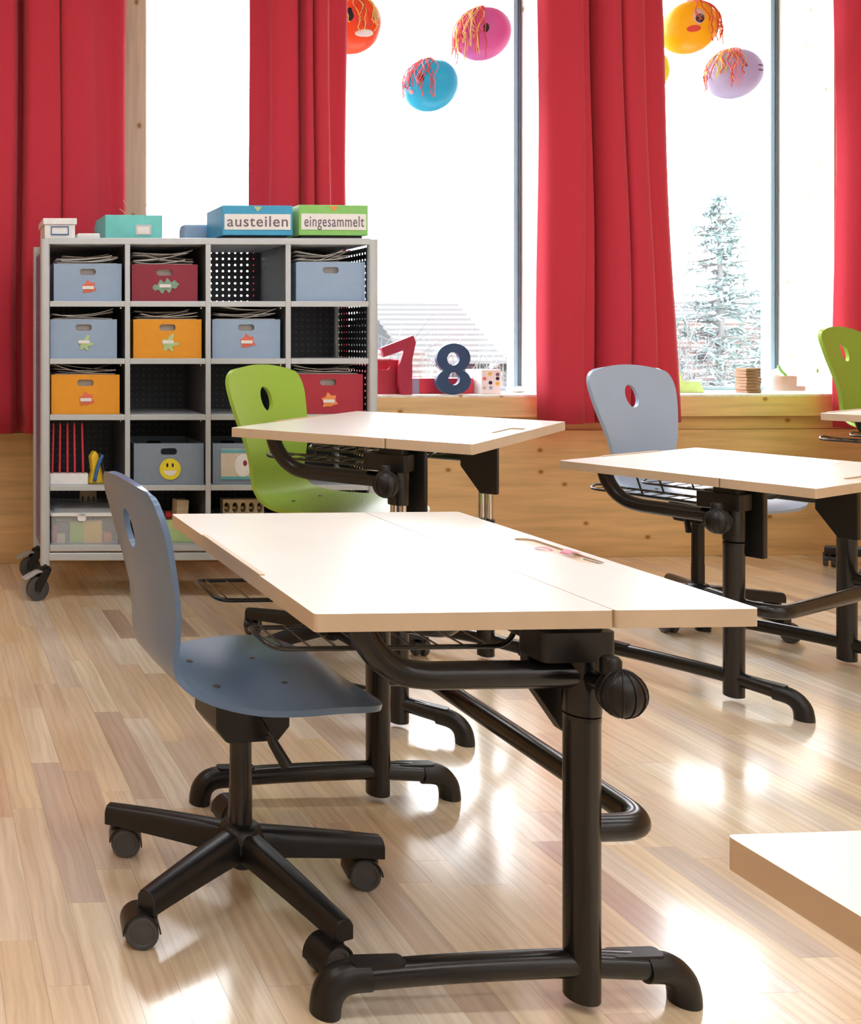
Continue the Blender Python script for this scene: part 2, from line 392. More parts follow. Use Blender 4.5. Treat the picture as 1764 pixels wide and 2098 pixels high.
def baked(o):
    """apply the modifiers of o to its mesh"""
    dg = bpy.context.evaluated_depsgraph_get(); dg.update()
    me = bpy.data.meshes.new_from_object(o.evaluated_get(dg)); o.modifiers.clear(); o.data = me; return o
def copy_tree(o, parent=None):
    c = o.copy(); COL.objects.link(c); c.parent = parent
    for ch in list(o.children): copy_tree(ch, c)
    return c
def rrect(x0, x1, y0, y1, r, n=5):
    p = []
    for cx, cy, a in ((x1 - r, y0 + r, -PI / 2), (x1 - r, y1 - r, 0), (x0 + r, y1 - r, PI / 2), (x0 + r, y0 + r, PI)):
        for k in range(n + 1):
            q = a + PI / 2 * k / n; p.append((cx + r * math.cos(q), cy + r * math.sin(q)))
    return p
def ellipse(cx, cy, a, b, n=24, tilt=0.0):
    return [(cx + a * math.cos(q) * math.cos(tilt) - b * math.sin(q) * math.sin(tilt), cy + a * math.cos(q) * math.sin(tilt) + b * math.sin(q) * math.cos(tilt)) for q in (2 * PI * k / n for k in range(n))]
XZ = Matrix(((1, 0, 0, 0), (0, 0, -1, 0), (0, 1, 0, 0), (0, 0, 0, 1)))     # outline in x-z, extrusion towards -y
def at(x, y, z): return Matrix.Translation((x, y, z))

# ------------------------------------------------------------------ room shell
floor = MB().box(ROOM_X0, ROOM_X1, ROOM_Y0, WALL_Y, -0.08, -0.012).build('floor', 'joint_dark'); tag(floor, kind='structure')
SW = 0.0715
def proj(x, y, z):
    fx = math.sin(YAW) * x + math.cos(YAW) * y
    rx = math.cos(YAW) * x - math.sin(YAW) * y
    fx = max(fx, 0.05); return XP + F_PX * rx / fx, YH - F_PX * (z - CAM_H) / fx
def clip_area(poly):
    for ax, lim, sg in ((0, 0, 1), (0, 1764, -1), (1, 0, 1), (1, 2098, -1)):
        out = []
        for i in range(len(poly)):
            a, b = poly[i], poly[(i + 1) % len(poly)]
            ia, ib = sg * (a[ax] - lim) >= 0, sg * (b[ax] - lim) >= 0
            if ia: out.append(a)
            if ia != ib:
                t = (lim - a[ax]) / (b[ax] - a[ax]); out.append((a[0] + t * (b[0] - a[0]), a[1] + t * (b[1] - a[1])))
        poly = out
        if not poly: return 0
    return abs(sum(poly[i][0] * poly[(i + 1) % len(poly)][1] - poly[(i + 1) % len(poly)][0] * poly[i][1] for i in range(len(poly)))) / 2
LENS = [0.36, 0.44, 0.52, 0.60, 0.68]
strips = []
x = ROOM_X0 + 0.017
while x < ROOM_X1 - SW:
    y = ROOM_Y0 - random.random() * 0.6
    while y < WALL_Y:
        li = random.randrange(5); L = LENS[li]
        y1 = min(y + L, WALL_Y); 
        if y1 > ROOM_Y0 + .05:
            y0 = max(y, ROOM_Y0)
            area = 0
            if y0 > 0.75 and x > -0.3: area = clip_area([proj(x, y0, 0), proj(x + SW, y0, 0), proj(x + SW, y1, 0), proj(x, y1, 0)])
            strips.append((area, x, y0, y1, li, abs(y1 - y0 - L) < 1e-6))
        y += L
    x += SW
strips.sort(key=lambda s: -s[0])
g = 0.0002
plank_me = []
for L in LENS:
    me = MB().box(g, SW - g, g, L - g, -0.012, 0).mesh('plank'); me.materials.append(MATS['oak_strip']); plank_me.append(me)
near = [s for s in strips if s[5]][:300]; near_set = set(near); rest = [s for s in strips if s not in near_set]
for a, x, y0, y1, li, full in near:
    o = bpy.data.objects.new('plank', plank_me[li]); COL.objects.link(o); o.parent = floor; o.location = (x, y0, 0)
mb = MB()
for a, x, y0, y1, li, full in rest: mb.box(x + g, x + SW - g, y0 + g, y1 - g, -0.012, 0)
tag(mb.build('plank_field', 'oak_strip_far', floor), kind='stuff')

wb = MB()
wb.box(ROOM_X0, ROOM_X1, WALL_Y - 0.03, PANE_Y + 0.1, -0.05, 0.61)                 # parapet under the windows
wb.box(ROOM_X0, ROOM_X1, WALL_Y, PANE_Y + 0.1, 0.61, SILL_Z - 0.012)
edges = [ROOM_X0] + [e for o_ in OPEN for e in o_] + [ROOM_X1]
for k in range(0, len(edges), 2): wb.box(edges[k], edges[k + 1], WALL_Y, PANE_Y + 0.1, SILL_Z - 0.012, HEAD_Z)
wb.box(ROOM_X0, ROOM_X1, WALL_Y, PANE_Y + 0.1, HEAD_Z, CEIL_Z + 0.1)
wall_back = wb.build('wall_back', 'spruce_wall'); tag(wall_back, kind='structure')
for a, b in OPEN:
    MB().box(a, b, WALL_Y - 0.042, PANE_Y + 0.03, SILL_Z - 0.012, SILL_Z).build('sill_board', 'spruce_glare', wall_back, bevel=0.002)
    MB().box(b - 0.006, b, WALL_Y + 0.002, PANE_Y, SILL_Z, HEAD_Z).build('reveal_board', 'spruce_glare', wall_back)
    MB().box(a, a + 0.006, WALL_Y + 0.002, PANE_Y, SILL_Z, HEAD_Z).build('reveal_board', 'spruce_glare', wall_back)
for k in range(0, len(edges), 2):
    MB().box(max(edges[k], 0.0) + 0.0005, min(edges[k + 1], 5.6) - 0.0005, WALL_Y - 0.006, WALL_Y, SILL_Z, HEAD_Z).build('pier_board', 'spruce_pier', wall_back, bevel=0.002)
apron = MB().box(ROOM_X0, ROOM_X1, WALL_Y - 0.042, WALL_Y, 0.676, SILL_Z - 0.012).build('trim_1', 'spruce_board', bevel=0.002); tag(apron, kind='structure')
band = MB().box(ROOM_X0, ROOM_X1, WALL_Y - 0.012, WALL_Y, 0.612, 0.675).build('trim_2', 'spruce_band'); tag(band, kind='structure')
rail = MB().box(ROOM_X0, ROOM_X1, WALL_Y - 0.12, WALL_Y - 0.04, 3.16, 3.19).build('trim_3', 'silver_metal'); tag(rail, kind='structure')
base = MB().box(ROOM_X0, ROOM_X1, WALL_Y - 0.045, WALL_Y - 0.03, 0, 0.04).build('baseboard_back', 'spruce_band', bevel=0.002); tag(base, kind='structure')
tag(MB().box(ROOM_X0 - 0.1, ROOM_X0, ROOM_Y0, PANE_Y, -0.05, CEIL_Z + .1).build('wall_left', 'spruce_wall'), kind='structure')
tag(MB().box(ROOM_X1, ROOM_X1 + 0.1, ROOM_Y0, PANE_Y, -0.05, CEIL_Z + .1).build('wall_right', 'spruce_wall'), kind='structure')
tag(MB().box(ROOM_X0, ROOM_X1, ROOM_Y0 - 0.1, ROOM_Y0, -0.05, CEIL_Z + .1).build('wall_front', 'plaster_white'), kind='structure')
tag(MB().box(ROOM_X0, ROOM_X1, ROOM_Y0, WALL_Y, CEIL_Z, CEIL_Z + 0.1).build('ceiling', 'plaster_white'), kind='structure')

for i, (a, b) in enumerate(OPEN):
    w = empty('window_%d' % (i + 1), ((a + b) / 2, PANE_Y, SILL_Z)); w['kind'] = 'structure'
    hw = (b - a) / 2; hh = HEAD_Z - SILL_Z
    for sx in (-1, 1):
        x0, x1 = sorted((sx * hw, sx * (hw - 0.044)))
        fr = MB().box(x0, x1, -0.004, 0.06, 0, hh).build('frame_post', 'window_frame', w, bevel=0.002)
        xm = sx * (hw - 0.016)
        MB().box(xm - 0.006, xm + 0.006, -0.010, -0.003, 0, hh).build('groove_strip', 'window_frame_dark', fr)
    MB().box(-hw + 0.058, hw - 0.058, 0, 0.06, hh - 0.058, hh).build('frame_rail', 'window_frame', w, bevel=0.002)
    MB().box(-hw + 0.058, hw - 0.058, 0, 0.06, 0, 0.018).build('frame_rail', 'window_frame', w, bevel=0.002)
    MB().box(-hw + 0.05, hw - 0.05, 0.028, 0.034, 0.01, hh - 0.05).build('pane', 'window_glass', w)

for k, (lx, ly) in enumerate([(0.6, -2.8), (2.4, -2.8), (4.2, -2.8), (0.6, -1.2), (2.4, -1.2), (4.2, -1.2), (1.2, 0.9), (3.3, 0.9), (1.2, 2.6), (3.3, 2.6), (-0.9, 0.9), (-0.9, 2.6)]):
    t = empty('ceiling_fill', (lx, ly, CEIL_Z), 0, 'flat white rectangular fill light added under the ceiling, above the picture', 'fill light', 'added ceiling fill lights')  # unseen fill panels added to brighten the room, no known fixtures
    MB().box(-0.62, 0.62, -0.16, 0.16, -0.05, 0).build('housing', 'white_plastic', t, bevel=0.003)
    MB().box(-0.60, 0.60, -0.14, 0.14, -0.054, -0.0505).build('diffuser', 'fill_diffuser', t)

# ------------------------------------------------------------------ curtains
def curtain(label, x0, x1, zb, ctrl, seed, y=4.465, pinch=0.0, gather=0.0):
    """ctrl: (fraction of the width, distance from the rail plane) along the cloth"""
    nz = 16; rows = []; prof = smooth_path([(u, d, 0) for u, d in ctrl], 9)
    for j in range(nz + 1):
        t = j / nz; z = zb + (3.16 - zb) * t; row = []
        for i, p in enumerate(prof):
            u = p.x; wob = 0.006 * math.sin(seed + 5 * u + 2.4 * t * 3) + 0.004 * math.sin(11 * u - 4 * t + seed)
            xx = x0 + (x1 - x0) * u - pinch * t * u + gather * t * (1 - u) + wob * (1 - 0.5 * t)
            yy = p.y * (1.0 + 0.18 * math.sin(2.2 * t + 7 * u + seed)) + 0.004 * math.sin(9 * t + 4 * u)
            row.append((xx, y + yy, z))
        rows.append(row)
    o = MB().grid(rows).build('curtain', 'curtain_red', smooth=True, solid=0.003)
    return tag(o, label, 'curtain', 'red curtains on the window wall')
curtain('wide red curtain at the far left behind the grey shelf trolley', 0.06, 0.958, 0.622,
        [(0, 0.01), (.06, -.05), (.2, -.075), (.36, -.07), (.415, -.045), (.44, .06), (.466, .06), (.475, -.055), (.52, -.075), (.61, -.06), (.645, -.05), (.652, .02), (.66, -.062), (.74, -.07), (.80, -.055), (.835, -.03), (.90, .0), (.97, -.015), (1, .02)], 1)
curtain('narrow red curtain rising behind the blue and green sign boxes', 1.540, 2.005, 0.66,
        [(0, .03), (.08, .0), (.15, -.03), (.165, -.07), (.25, -.085), (.40, -.07), (.465, -.02), (.48, -.085), (.55, -.08), (.58, -.01), (.592, -.075), (.68, -.085), (.73, -.06), (.755, -.02), (.85, .0), (.95, .0), (1, .03)], 2)
curtain('red curtain hanging behind the light blue chair between two windows', 2.918, 3.618, 0.655,
        [(0, .02), (.025, -.05), (.10, -.085), (.22, -.085), (.275, -.06), (.285, -.03), (.37, -.02), (.383, .06), (.405, .06), (.415, -.045), (.49, -.08), (.56, -.065), (.578, -.005), (.592, -.07), (.70, -.08), (.75, -.06), (.765, -.01), (.86, -.01), (.95, .0), (1, .03)], 3, pinch=0.105)
curtain('red curtain cut by the right edge of the picture', 4.385, 4.97, 0.63,
        [(0, .02), (.03, -.04), (.10, -.08), (.22, -.085), (.3, -.05), (.32, .02), (.35, .02), (.37, -.06), (.5, -.08), (.6, -.04), (.64, -.07), (.8, -.08), (.9, -.03), (1, .02)], 4)

# ------------------------------------------------------------------ desks
R_ = math.radians
DW, DL, SEAM, POSTX, LEGY = 0.69, 0.83, 0.116, 0.122, 0.345
def desk(label, cx, cy, rz, h, DW=0.69, DL=0.83, LEGY=0.345, DY=0.0):
    t = empty('school_desk', (cx, cy, 0), rz, label, 'desk', 'height adjustable school desks')
    W, Lh = DW / 2, DL / 2
    out = rrect(-W, SEAM - 0.0008, -Lh, Lh, 0.012); out = rrect(-W, SEAM - 0.0008, -Lh, Lh, 0.006)
    top = MB().prism([out], h - 0.027, h).build('tabletop', 'desk_top', t, edge='desk_edge', bevel=0.005, seg=3)
    lip = MB().prism([rrect(-W - 0.0015, -W + 0.009, -0.18, 0.16, 0.002)], h - 0.006, h + 0.003).build('front_lip', 'desk_edge', top, bevel=0.001)
    st = MB().prism([rrect(SEAM + 0.0008, W, -Lh, Lh, 0.006)], h - 0.027, h).build('rear_tabletop', 'desk_top', t, edge='desk_edge')
    cut = MB().prism([rrect(W - 0.062, W - 0.020, -0.12, 0.11, 0.020, 8)], h - 0.004, h + 0.01).build('pen_cutter', 'desk_edge', t)
    md = st.modifiers.new('cut', 'BOOLEAN'); md.object = cut; md.operation = 'DIFFERENCE'; md.solver = 'EXACT'
    baked(st); bpy.data.objects.remove(cut)
    md = st.modifiers.new('edge', 'BEVEL'); md.width = 0.0045; md.segments = 3; md.limit_method = 'ANGLE'; md.angle_limit = 0.9
    MB().prism([rrect(W - 0.0615, W - 0.0205, -0.1195, 0.1095, 0.0195, 8)], h - 0.0042, h - 0.0036).build('pen_groove', 'desk_edge', st)
    for s in (-1, 1):
        y = s * LEGY + DY
        leg = MB().lathe([(0.018, 0.010), (0.0262, 0.014), (0.0262, 0.45), (0.0268, 0.452), (0.0268, 0.46), (0.024, 0.462)], 28, at(POSTX, y, 0)).build('leg', 'black_steel', t, smooth='auto')
        sb = h - 0.185
        if sb > 0.475:
            for dx in (-0.011, 0.011): MB().tube([(POSTX + dx, y, 0.44), (POSTX + dx, y, sb + 0.02)], 0.0105, 16).build('telescopic_rod', 'chrome', leg, smooth='auto')
        MB().lathe([(0.0270, max(sb, 0.4625)), (0.0275, max(sb, 0.4625) + 0.004), (0.0275, h - 0.06), (0.025, h - 0.056)], 28, at(POSTX, y, 0)).build('sleeve', 'black_steel', leg, smooth='auto')
        MB().prism([rrect(POSTX - 0.085, POSTX + 0.034, y - 0.034, y + 0.034, 0.012)], h - 0.094, h - 0.048).build('bracket', 'black_plastic', leg, bevel=0.003)
        MB().prism([rrect(POSTX - 0.045, POSTX + 0.02, y - 0.022, y + 0.022, 0.006)], h - 0.05, h - 0.027).build('mount_block', 'black_plastic', leg, bevel=0.002)
        za = h - 0.122
        MB().tube([(POSTX, y, za), (-0.125, y, za)] + smooth_path([(-0.125, y, za), (-0.168, y, za + 0.007), (-0.203, y, za + 0.029), (-0.228, y, za + 0.062), (-0.240, y, za + 0.095)], 5)[1:], 0.0215, 20).build('support_arm', 'black_steel', leg, smooth='auto')
        MB().prism([rrect(-0.268, -0.212, y - 0.03, y + 0.03, 0.006)], h - 0.031, h - 0.027).build('arm_flange', 'black_steel', leg)
        foot = MB().tube(smooth_path([(-0.245, y, 0.055), (-0.12, y, 0.062), (0.02, y, 0.066), (POSTX, y, 0.066), (0.245, y, 0.058)], 6), 0.0205, 20).build('foot_bar', 'black_steel', leg, smooth='auto')
        for e in (-1, 1):
            cap = MB().tube(smooth_path([(e * 0.222, y, 0.0575), (e * 0.25, y, 0.056), (e * 0.270, y, 0.049), (e * 0.284, y, 0.033), (e * 0.289, y, 0.014), (e * 0.290, y, 0.0)], 4), 0.0235, 20).build('foot_cap', 'black_plastic', leg, smooth='auto')
            MB().prism([rrect(min(e * 0.165, e * 0.25), max(e * 0.165, e * 0.25), y - 0.013, y + 0.013, 0.008)], 0.073, 0.0815).build('foot_tread', 'black_plastic', leg, bevel=0.002)
        yi = s * (LEGY - 0.058) + DY
        pl = [(0.065, h - 0.029), (0.065, h - 0.150), (0.125, h - 0.235), (0.175, h - 0.235), (0.175, h - 0.029)]
        MB().prism([pl[::-1] if False else pl], yi * -1 - 0.012, yi * -1 + 0.012, XZ).build('hanging_bracket', 'black_plastic', t, bevel=0.003)
    y0_, y1_ = DY - LEGY, DY + LEGY
    MB().tube(fillet([(POSTX, y0_, 0.279), (POSTX + 0.112, y0_, 0.279), (POSTX + 0.112, y1_, 0.279), (POSTX, y1_, 0.279)], 0.055, 8), 0.0205, 20).build('footrest_bar', 'black_steel', t, smooth='auto')
    MB().box(0.045, 0.085, y0_, y1_, h - 0.075, h - 0.045).build('cross_rail', 'black_steel', t, bevel=0.002)
    # crank on the outer side of the near leg
    kx, ky, kz = POSTX, y0_ - 0.088, h - 0.122
    kn = MB().sphere((kx, ky, kz), 0.0335, 24, 14, (1, 0.92, 1.05)).build('crank_knob', 'black_plastic', t, smooth=True)
    for a in range(6):
        q = a * PI / 6
        MB().tube([(kx + 0.0338 * math.cos(u) * math.cos(q), ky + 0.0316 * math.cos(u) * math.sin(q), kz + 0.0355 * math.sin(u)) for u in [2 * PI * k / 24 for k in range(25)]], 0.0011, 6, cap=False).build('knob_rib', 'black_plastic', kn, smooth=True)
    MB().tube([(kx, y0_ - 0.02, kz), (kx, ky + 0.02, kz)], 0.014, 16).build('crank_shaft', 'black_steel', kn, smooth='auto')
    MB().lathe([(0.011, 0), (0.0145, 0.004), (0.0145, 0.024), (0.011, 0.029)], 18, at(kx - 0.008, ky + 0.012, kz + 0.022)).build('crank_grip', 'black_plastic', kn, smooth='auto')
    # wire baskets
    for (ya, yb) in ((-0.245, -0.125), (0.055, 0.21)):
        zb = h - 0.105; xa, xb = -W - 0.012, 0.08
        m = MB().tube(fillet([(xb, ya, h - 0.03), (xb - 0.02, ya, zb), (xa + 0.01, ya, zb), (xa - 0.002, (ya + yb) / 2, zb + 0.012), (xa + 0.01, yb, zb), (xb - 0.02, yb, zb), (xb, yb, h - 0.03)], 0.03, 6), 0.0042, 10)
        for q in range(9):
            xx = xa + 0.03 + q * 0.043
            m.tube([(xx, ya, zb + 0.003), (xx, yb, zb + 0.003)], 0.0016, 6)
        m.tube([(xa + 0.18, ya, zb), (xa + 0.155, ya, h - 0.03)], 0.003, 8); m.tube([(xa + 0.18, yb, zb), (xa + 0.155, yb, h - 0.03)], 0.003, 8)
        m.build('wire_basket', 'black_wire', t, smooth='auto')
    return t
desk_a = desk('school desk nearest the blue chair, its whole pale top and front legs in view', 0.923, 1.824, math.radians(-0.2), 0.645, 0.68, 0.826, DY=0.014)
desk_b = desk('raised school desk before the shelf trolley with the green chair pushed under', 1.494, 2.944, math.radians(-46.5), 0.787, 0.665, 0.935, 0.385)
desk_c = desk('school desk at the right before the light blue chair, turned towards the wall', 2.63, 2.985, math.radians(-65.5), 0.65)
desk_d = desk('school desk showing only a small corner at the right edge below the green chair', 3.965, 3.538, math.radians(-62), 0.755, 0.69, 0.48, 0.17)
desk_e = desk('school desk cropped at the lower right corner of the picture', 1.016, 0.366, R_(0.6), 0.64)

# ------------------------------------------------------------------ chairs
def chair(label, cx, cy, rz, zs, mat, sc=1.0, base_rot=0.0, caster_rot=None, wk=1.0, cat_group='swivel school chairs'):
    t = empty('swivel_chair', (cx, cy, 0), rz, label, 'chair', cat_group)
    prof = [(-.208, .385, .136), (-.206, .378, .153), (-.203, .365, .166), (-.198, .34, .174), (-.190, .30, .175), (-.180, .25, .167),
            (-.170, .20, .154), (-.162, .15, .140), (-.156, .105, .128), (-.153, .07, .121), (-.145, .04, .121), (-.125, .016, .133),
            (-.09, .003, .160), (-.04, -.002, .190), (.02, 0, .206), (.09, .002, .206), (.15, -.003, .195), (.185, -.011, .170), (.203, -.018, .138), (.212, -.023, .092)]
    prof = [(a_ * 1.14 if a_ < 0 else a_, b_, c_ * wk) for a_, b_, c_ in prof]
    P = smooth_path(prof, 3); rows = []
    for q, p in enumerate(P):
        row = []; bk = max(0.0, min(1.0, (p.y - 0.03) / 0.12))
        for k in range(33):
            v = -1 + 2 * k / 32
            arch = 0.014 * v * v * max(0.0, min(1.0, (p.y - 0.30) / 0.06))
            seatdip = 0.003 * v * v * (1 - bk)
            row.append(((p.x + 0.014 * bk * v * v) * sc, p.z * v * sc, zs + (p.y - arch + seatdip) * sc))
        rows.append(row)
    sh = MB().grid(rows).build('shell', mat, t, smooth=True, solid=0.011 * sc)
    cut = MB().prism([ellipse(0, (zs + 0.285 * sc), 0.028 * sc, 0.037 * sc, 28, 0.18)], -0.1, 0.1, Matrix(((0, 0, 1, -0.21 * sc), (1, 0, 0, 0), (0, 1, 0, 0), (0, 0, 0, 1)))).build('hole_cutter', mat, t)
    md = sh.modifiers.new('hole', 'BOOLEAN'); md.object = cut; md.operation = 'DIFFERENCE'; md.solver = 'EXACT'
    baked(sh); bpy.data.objects.remove(cut)
    for p in sh.data.polygons: p.use_smooth = True
    auto(sh.data, 0.9)
    for sx in (-0.075, 0.055):
        for sy in (-0.07, 0.07):
            MB().lathe([(0.0065, 0), (0.0065, 0.001), (0.004, 0.0025)], 14, at(sx * sc, sy * sc, zs + 0.006 * sc)).build('screw', 'screw_steel', sh, smooth='auto')
    MB().prism([rrect(-0.10 * sc, 0.09 * sc, -0.09 * sc, 0.09 * sc, 0.02)], zs - 0.022, zs - 0.007).build('seat_plate', 'black_plastic', t, bevel=0.003)
    MB().prism([[(-0.050, zs - 0.105), (0.050, zs - 0.105), (0.072, zs - 0.080), (0.072, zs - 0.02), (-0.07, zs - 0.02), (-0.07, zs - 0.080)]], -0.058, 0.058, XZ).build('tilt_housing', 'black_plastic', t, bevel=0.004)
    lv = MB().tube([(0.0, -0.056, zs - 0.045), (0.012, -0.080, zs - 0.065), (0.020, -0.088, zs - 0.085)], 0.0035, 8).build('lever', 'black_steel', t, smooth='auto')
    MB().tube([(0.018, -0.086, zs - 0.08), (0.024, -0.092, zs - 0.095), (0.042, -0.108, zs - 0.13)], 0.008, 12, r2=0.011).build('lever_grip', 'black_plastic', lv, smooth='auto')
    MB().lathe([(0.0215, 0.055), (0.0215, 0.20), (0.0205, 0.204), (0.0205, zs - 0.07)], 24).build('column', 'black_steel', t, smooth='auto')
    hub = MB().lathe([(0.018, 0.048), (0.022, 0.052), (0.022, 0.072), (0.038, 0.074), (0.046, 0.092), (0.045, 0.110), (0.036, 0.126), (0.026, 0.132)], 28).build('hub', 'black_plastic', t, smooth='auto')
    Rb = 0.262 * (1 + (sc - 1) * 0.6)
    for k in range(5):
        a = base_rot + 2 * PI * k / 5; M = Matrix.Rotation(a, 4, 'Z'); secs = []
        for q in range(9):
            u = q / 8; r = 0.022 + (Rb + 0.012 - 0.022) * u
            zt = 0.124 - 0.022 * u - 0.006 * u * u; hgt = 0.050 - 0.014 * u; w_ = 0.026 - 0.007 * u
            ring = [(-w_, -hgt), (-w_ * 1.0, -hgt * 0.35), (-w_ * 0.72, -0.004), (-w_ * 0.4, 0), (w_ * 0.4, 0), (w_ * 0.72, -0.004), (w_, -hgt * 0.35), (w_, -hgt)]
            secs.append([M @ Vector((r, yy, zt + zz)) for yy, zz in ring])
        n = 8; m = MB(); m.add([p for s_ in secs for p in s_], [(i * n + j, i * n + (j + 1) % n, (i + 1) * n + (j + 1) % n, (i + 1) * n + j) for i in range(8) for j in range(n)] + [tuple(range(n))[::-1], tuple(8 * n + j for j in range(n))])
        m.build('base_arm', 'black_plastic', t, smooth='auto', bevel=0.002)
        cr = (caster_rot[k] if caster_rot else a * 2.3 + 0.7)
        C0 = M @ Vector((Rb - 0.004, 0, 0)); ca = MB()
        R_ = at(C0.x, C0.y, 0) @ Matrix.Rotation(cr, 4, 'Z')
        ca.lathe([(0.010, 0.045), (0.010, 0.088)], 14, R_)
        # hood: arc band over the twin wheels, axle along local y, trailing to local +x
        hood = []
        for q in range(13):
            b_ = math.radians(-8 + 186 * q / 12)
            hood.append([(0.020 + rr * math.cos(b_), yy, 0.0295 + rr * math.sin(b_)) for rr, yy in ((0.033, -0.024), (0.033, 0.024), (0.0303, 0.024), (0.0303, -0.024))])
        n = 4; ca.add([R_ @ Vector(p) for h_ in hood for p in h_], [(i * n + j, i * n + (j + 1) % n, (i + 1) * n + (j + 1) % n, (i + 1) * n + j) for i in range(12) for j in range(n)] + [(3, 2, 1, 0), (48, 49, 50, 51)])
        co = ca.build('caster', 'black_plastic', t, smooth='auto')
        for s in (-1, 1):
            Wm = R_ @ at(0.020, s * 0.0145, 0.0295) @ Matrix.Rotation(-s * PI / 2, 4, 'X')
            MB().lathe([(0.026, -0.0095), (0.0292, -0.007), (0.0292, 0.006), (0.026, 0.0088), (0.0215, 0.0088), (0.020, 0.0066), (0.012, 0.0066), (0.006, 0.008)], 26, Wm).build('wheel', 'wheel_grey', co, smooth='auto')
    return t
R_ = math.radians
chair('slate blue wooden swivel chair in the foreground, seen from behind its backrest', 0.611, 1.832, R_(4.5), 0.411, 'blue_ply', 1.0, R_(-4), [R_(168), R_(185), R_(-15), R_(170), R_(195)])
chair('lime green wooden swivel chair pushed under the desk before the shelf trolley', 1.375, 3.20, R_(-53), 0.50, 'green_ply', 1.19, R_(43), wk=1.09)
chair('light blue wooden swivel chair in front of the red curtain at the right', 2.935, 3.55, R_(-74), 0.468, 'light_blue_ply', 1.24, R_(-2.5), wk=1.07)
chair('lime green wooden swivel chair cut by the right edge of the picture', 4.345, 4.07, R_(-66), 0.66, 'green_ply', 1.16, R_(-28), wk=1.05)

# ------------------------------------------------------------------ shelf trolley
BX, BY, BR = 0.487, 3.905, R_(-2.0)
BM = at(BX, BY, 0) @ Matrix.Rotation(BR, 4, 'Z')
BW, BD, BTOP = 1.365, 0.385, 1.458
DIVX = [0.351, 0.677, 1.001]
SH = [(1.181, 1.203), (0.950, 0.972), (0.724, 0.746), (0.440, 0.461), (0.197, 0.221)]
t = empty('shelf_trolley', (BX, BY, 0), BR, 'tall grey metal shelf trolley on castors, four bays wide, holding storage boxes', 'shelf')
def post(x, y):
    m = MB(); m.prism([rrect(x, x + 0.038, y, y + 0.030, 0.010, 5)], 0.139, BTOP - 0.004)
    m.build('post', 'silver_metal', t, smooth='auto', bevel=0.002)
for x in (0, BW - 0.038):
    for y in (0, BD - 0.03): post(x, y)
MB().box(0.030, BW - 0.030, 0.002, BD - 0.004, BTOP - 0.026, BTOP).build('top_board', 'silver_metal', t, bevel=0.002)
MB().box(0.03, BW - 0.03, 0.004, 0.026, 0.158, 0.190).build('bottom_rail', 'silver_metal', t, bevel=0.004)
MB().box(0.03, BW - 0.03, BD - 0.028, BD - 0.006, 0.158, 0.190).build('bottom_rail', 'silver_metal', t, bevel=0.004)
for x in DIVX:
    d = MB().box(x - 0.010, x + 0.010, 0.004, 0.010, 0.19, BTOP - 0.026).build('divider', 'silver_metal', t)
    MB().box(x - 0.006, x + 0.006, 0.010, BD - 0.02, 0.19, BTOP - 0.026).build('divider_panel', 'dark_panel', d)
bays = [0.038] + [v for d in DIVX for v in (d - 0.0105, d + 0.0105)] + [BW - 0.038]
for c in range(4):
    x0, x1 = bays[2 * c], bays[2 * c + 1]
    for z0, z1 in SH:
        s = MB().box(x0, x1, 0.006, BD - 0.02, z1 - 0.004, z1).build('shelf', 'shelf_grey', t)
        MB().box(x0, x1, 0.003, 0.008, z0, z1 + 0.0005).build('shelf_lip', 'silver_metal', s, bevel=0.0015)
        if c < 3 and z0 > 0.5:
            MB().lathe([(0.004, 0), (0.0045, 0.006)], 10, at(x1 - 0.012, 0.03, z0 - 0.008)).build('shelf_pin', 'chrome', s)
    for r_, (za_, zb_) in enumerate(((SH[0][1], BTOP - 0.026), (SH[1][1], SH[0][0]), (SH[2][1], SH[1][0]), (SH[3][1], SH[2][0]), (SH[4][1], SH[3][0]))):
        MB().box(x0 - 0.0104, x1 + 0.0104, BD - 0.018, BD - 0.0175, za_ - 0.004, zb_ + 0.0175).build('back_panel', 'perforated_back' if (r_ == 0 and c == 2) else 'perforated_backed', t)
MB().box(0.012, 0.0125, 0.03, BD - 0.03, 0.19, BTOP - 0.05).build('side_panel', 'perforated_purple', t)
MB().box(BW - 0.020, BW - 0.0195, 0.03, BD - 0.03, 0.19, BTOP - 0.03).build('side_panel', 'perforated_side', t)
for (x, y, cr, brake) in ((0.019, 0.015, R_(200), True), (0.019, BD - 0.015, R_(190), True), (BW - 0.019, 0.015, R_(250), False), (BW - 0.019, BD - 0.015, R_(150), False)):
    M = at(x, y, 0) @ Matrix.Rotation(cr, 4, 'Z')
    m = MB().lathe([(0.012, 0.112), (0.026, 0.114), (0.026, 0.128), (0.017, 0.130), (0.017, 0.145)], 20, M)
    for sy in (-1, 1):
        m.prism([[(-0.016, 0.112), (0.022, 0.112), (0.050, 0.075), (0.052, 0.042), (0.030, 0.036), (0.008, 0.070)]], sy * 0.019 - 0.002, sy * 0.019 + 0.002, M @ XZ)
    co = m.build('caster', 'black_plastic', t, smooth='auto')
    MB().lathe([(0.040, -0.013), (0.047, -0.010), (0.047, 0.010), (0.040, 0.013), (0.034, 0.013), (0.032, 0.008), (0.010, 0.008)], 30, M @ at(0.033, 0, 0.047) @ Matrix.Rotation(PI / 2, 4, 'X')).build('wheel', 'wheel_grey', co, smooth='auto')
    if brake:
        path = [(0.0, 0.112), (0.035, 0.112), (0.065, 0.098), (0.092, 0.088), (0.098, 0.094), (0.070, 0.108), (0.036, 0.121), (0.0, 0.121)]
        MB().prism([path], -0.017, 0.017, M @ XZ).build('brake_lever', 'shelf_grey', co, bevel=0.002)

def bp(x, y, z): return BM @ Vector((x, y, z))
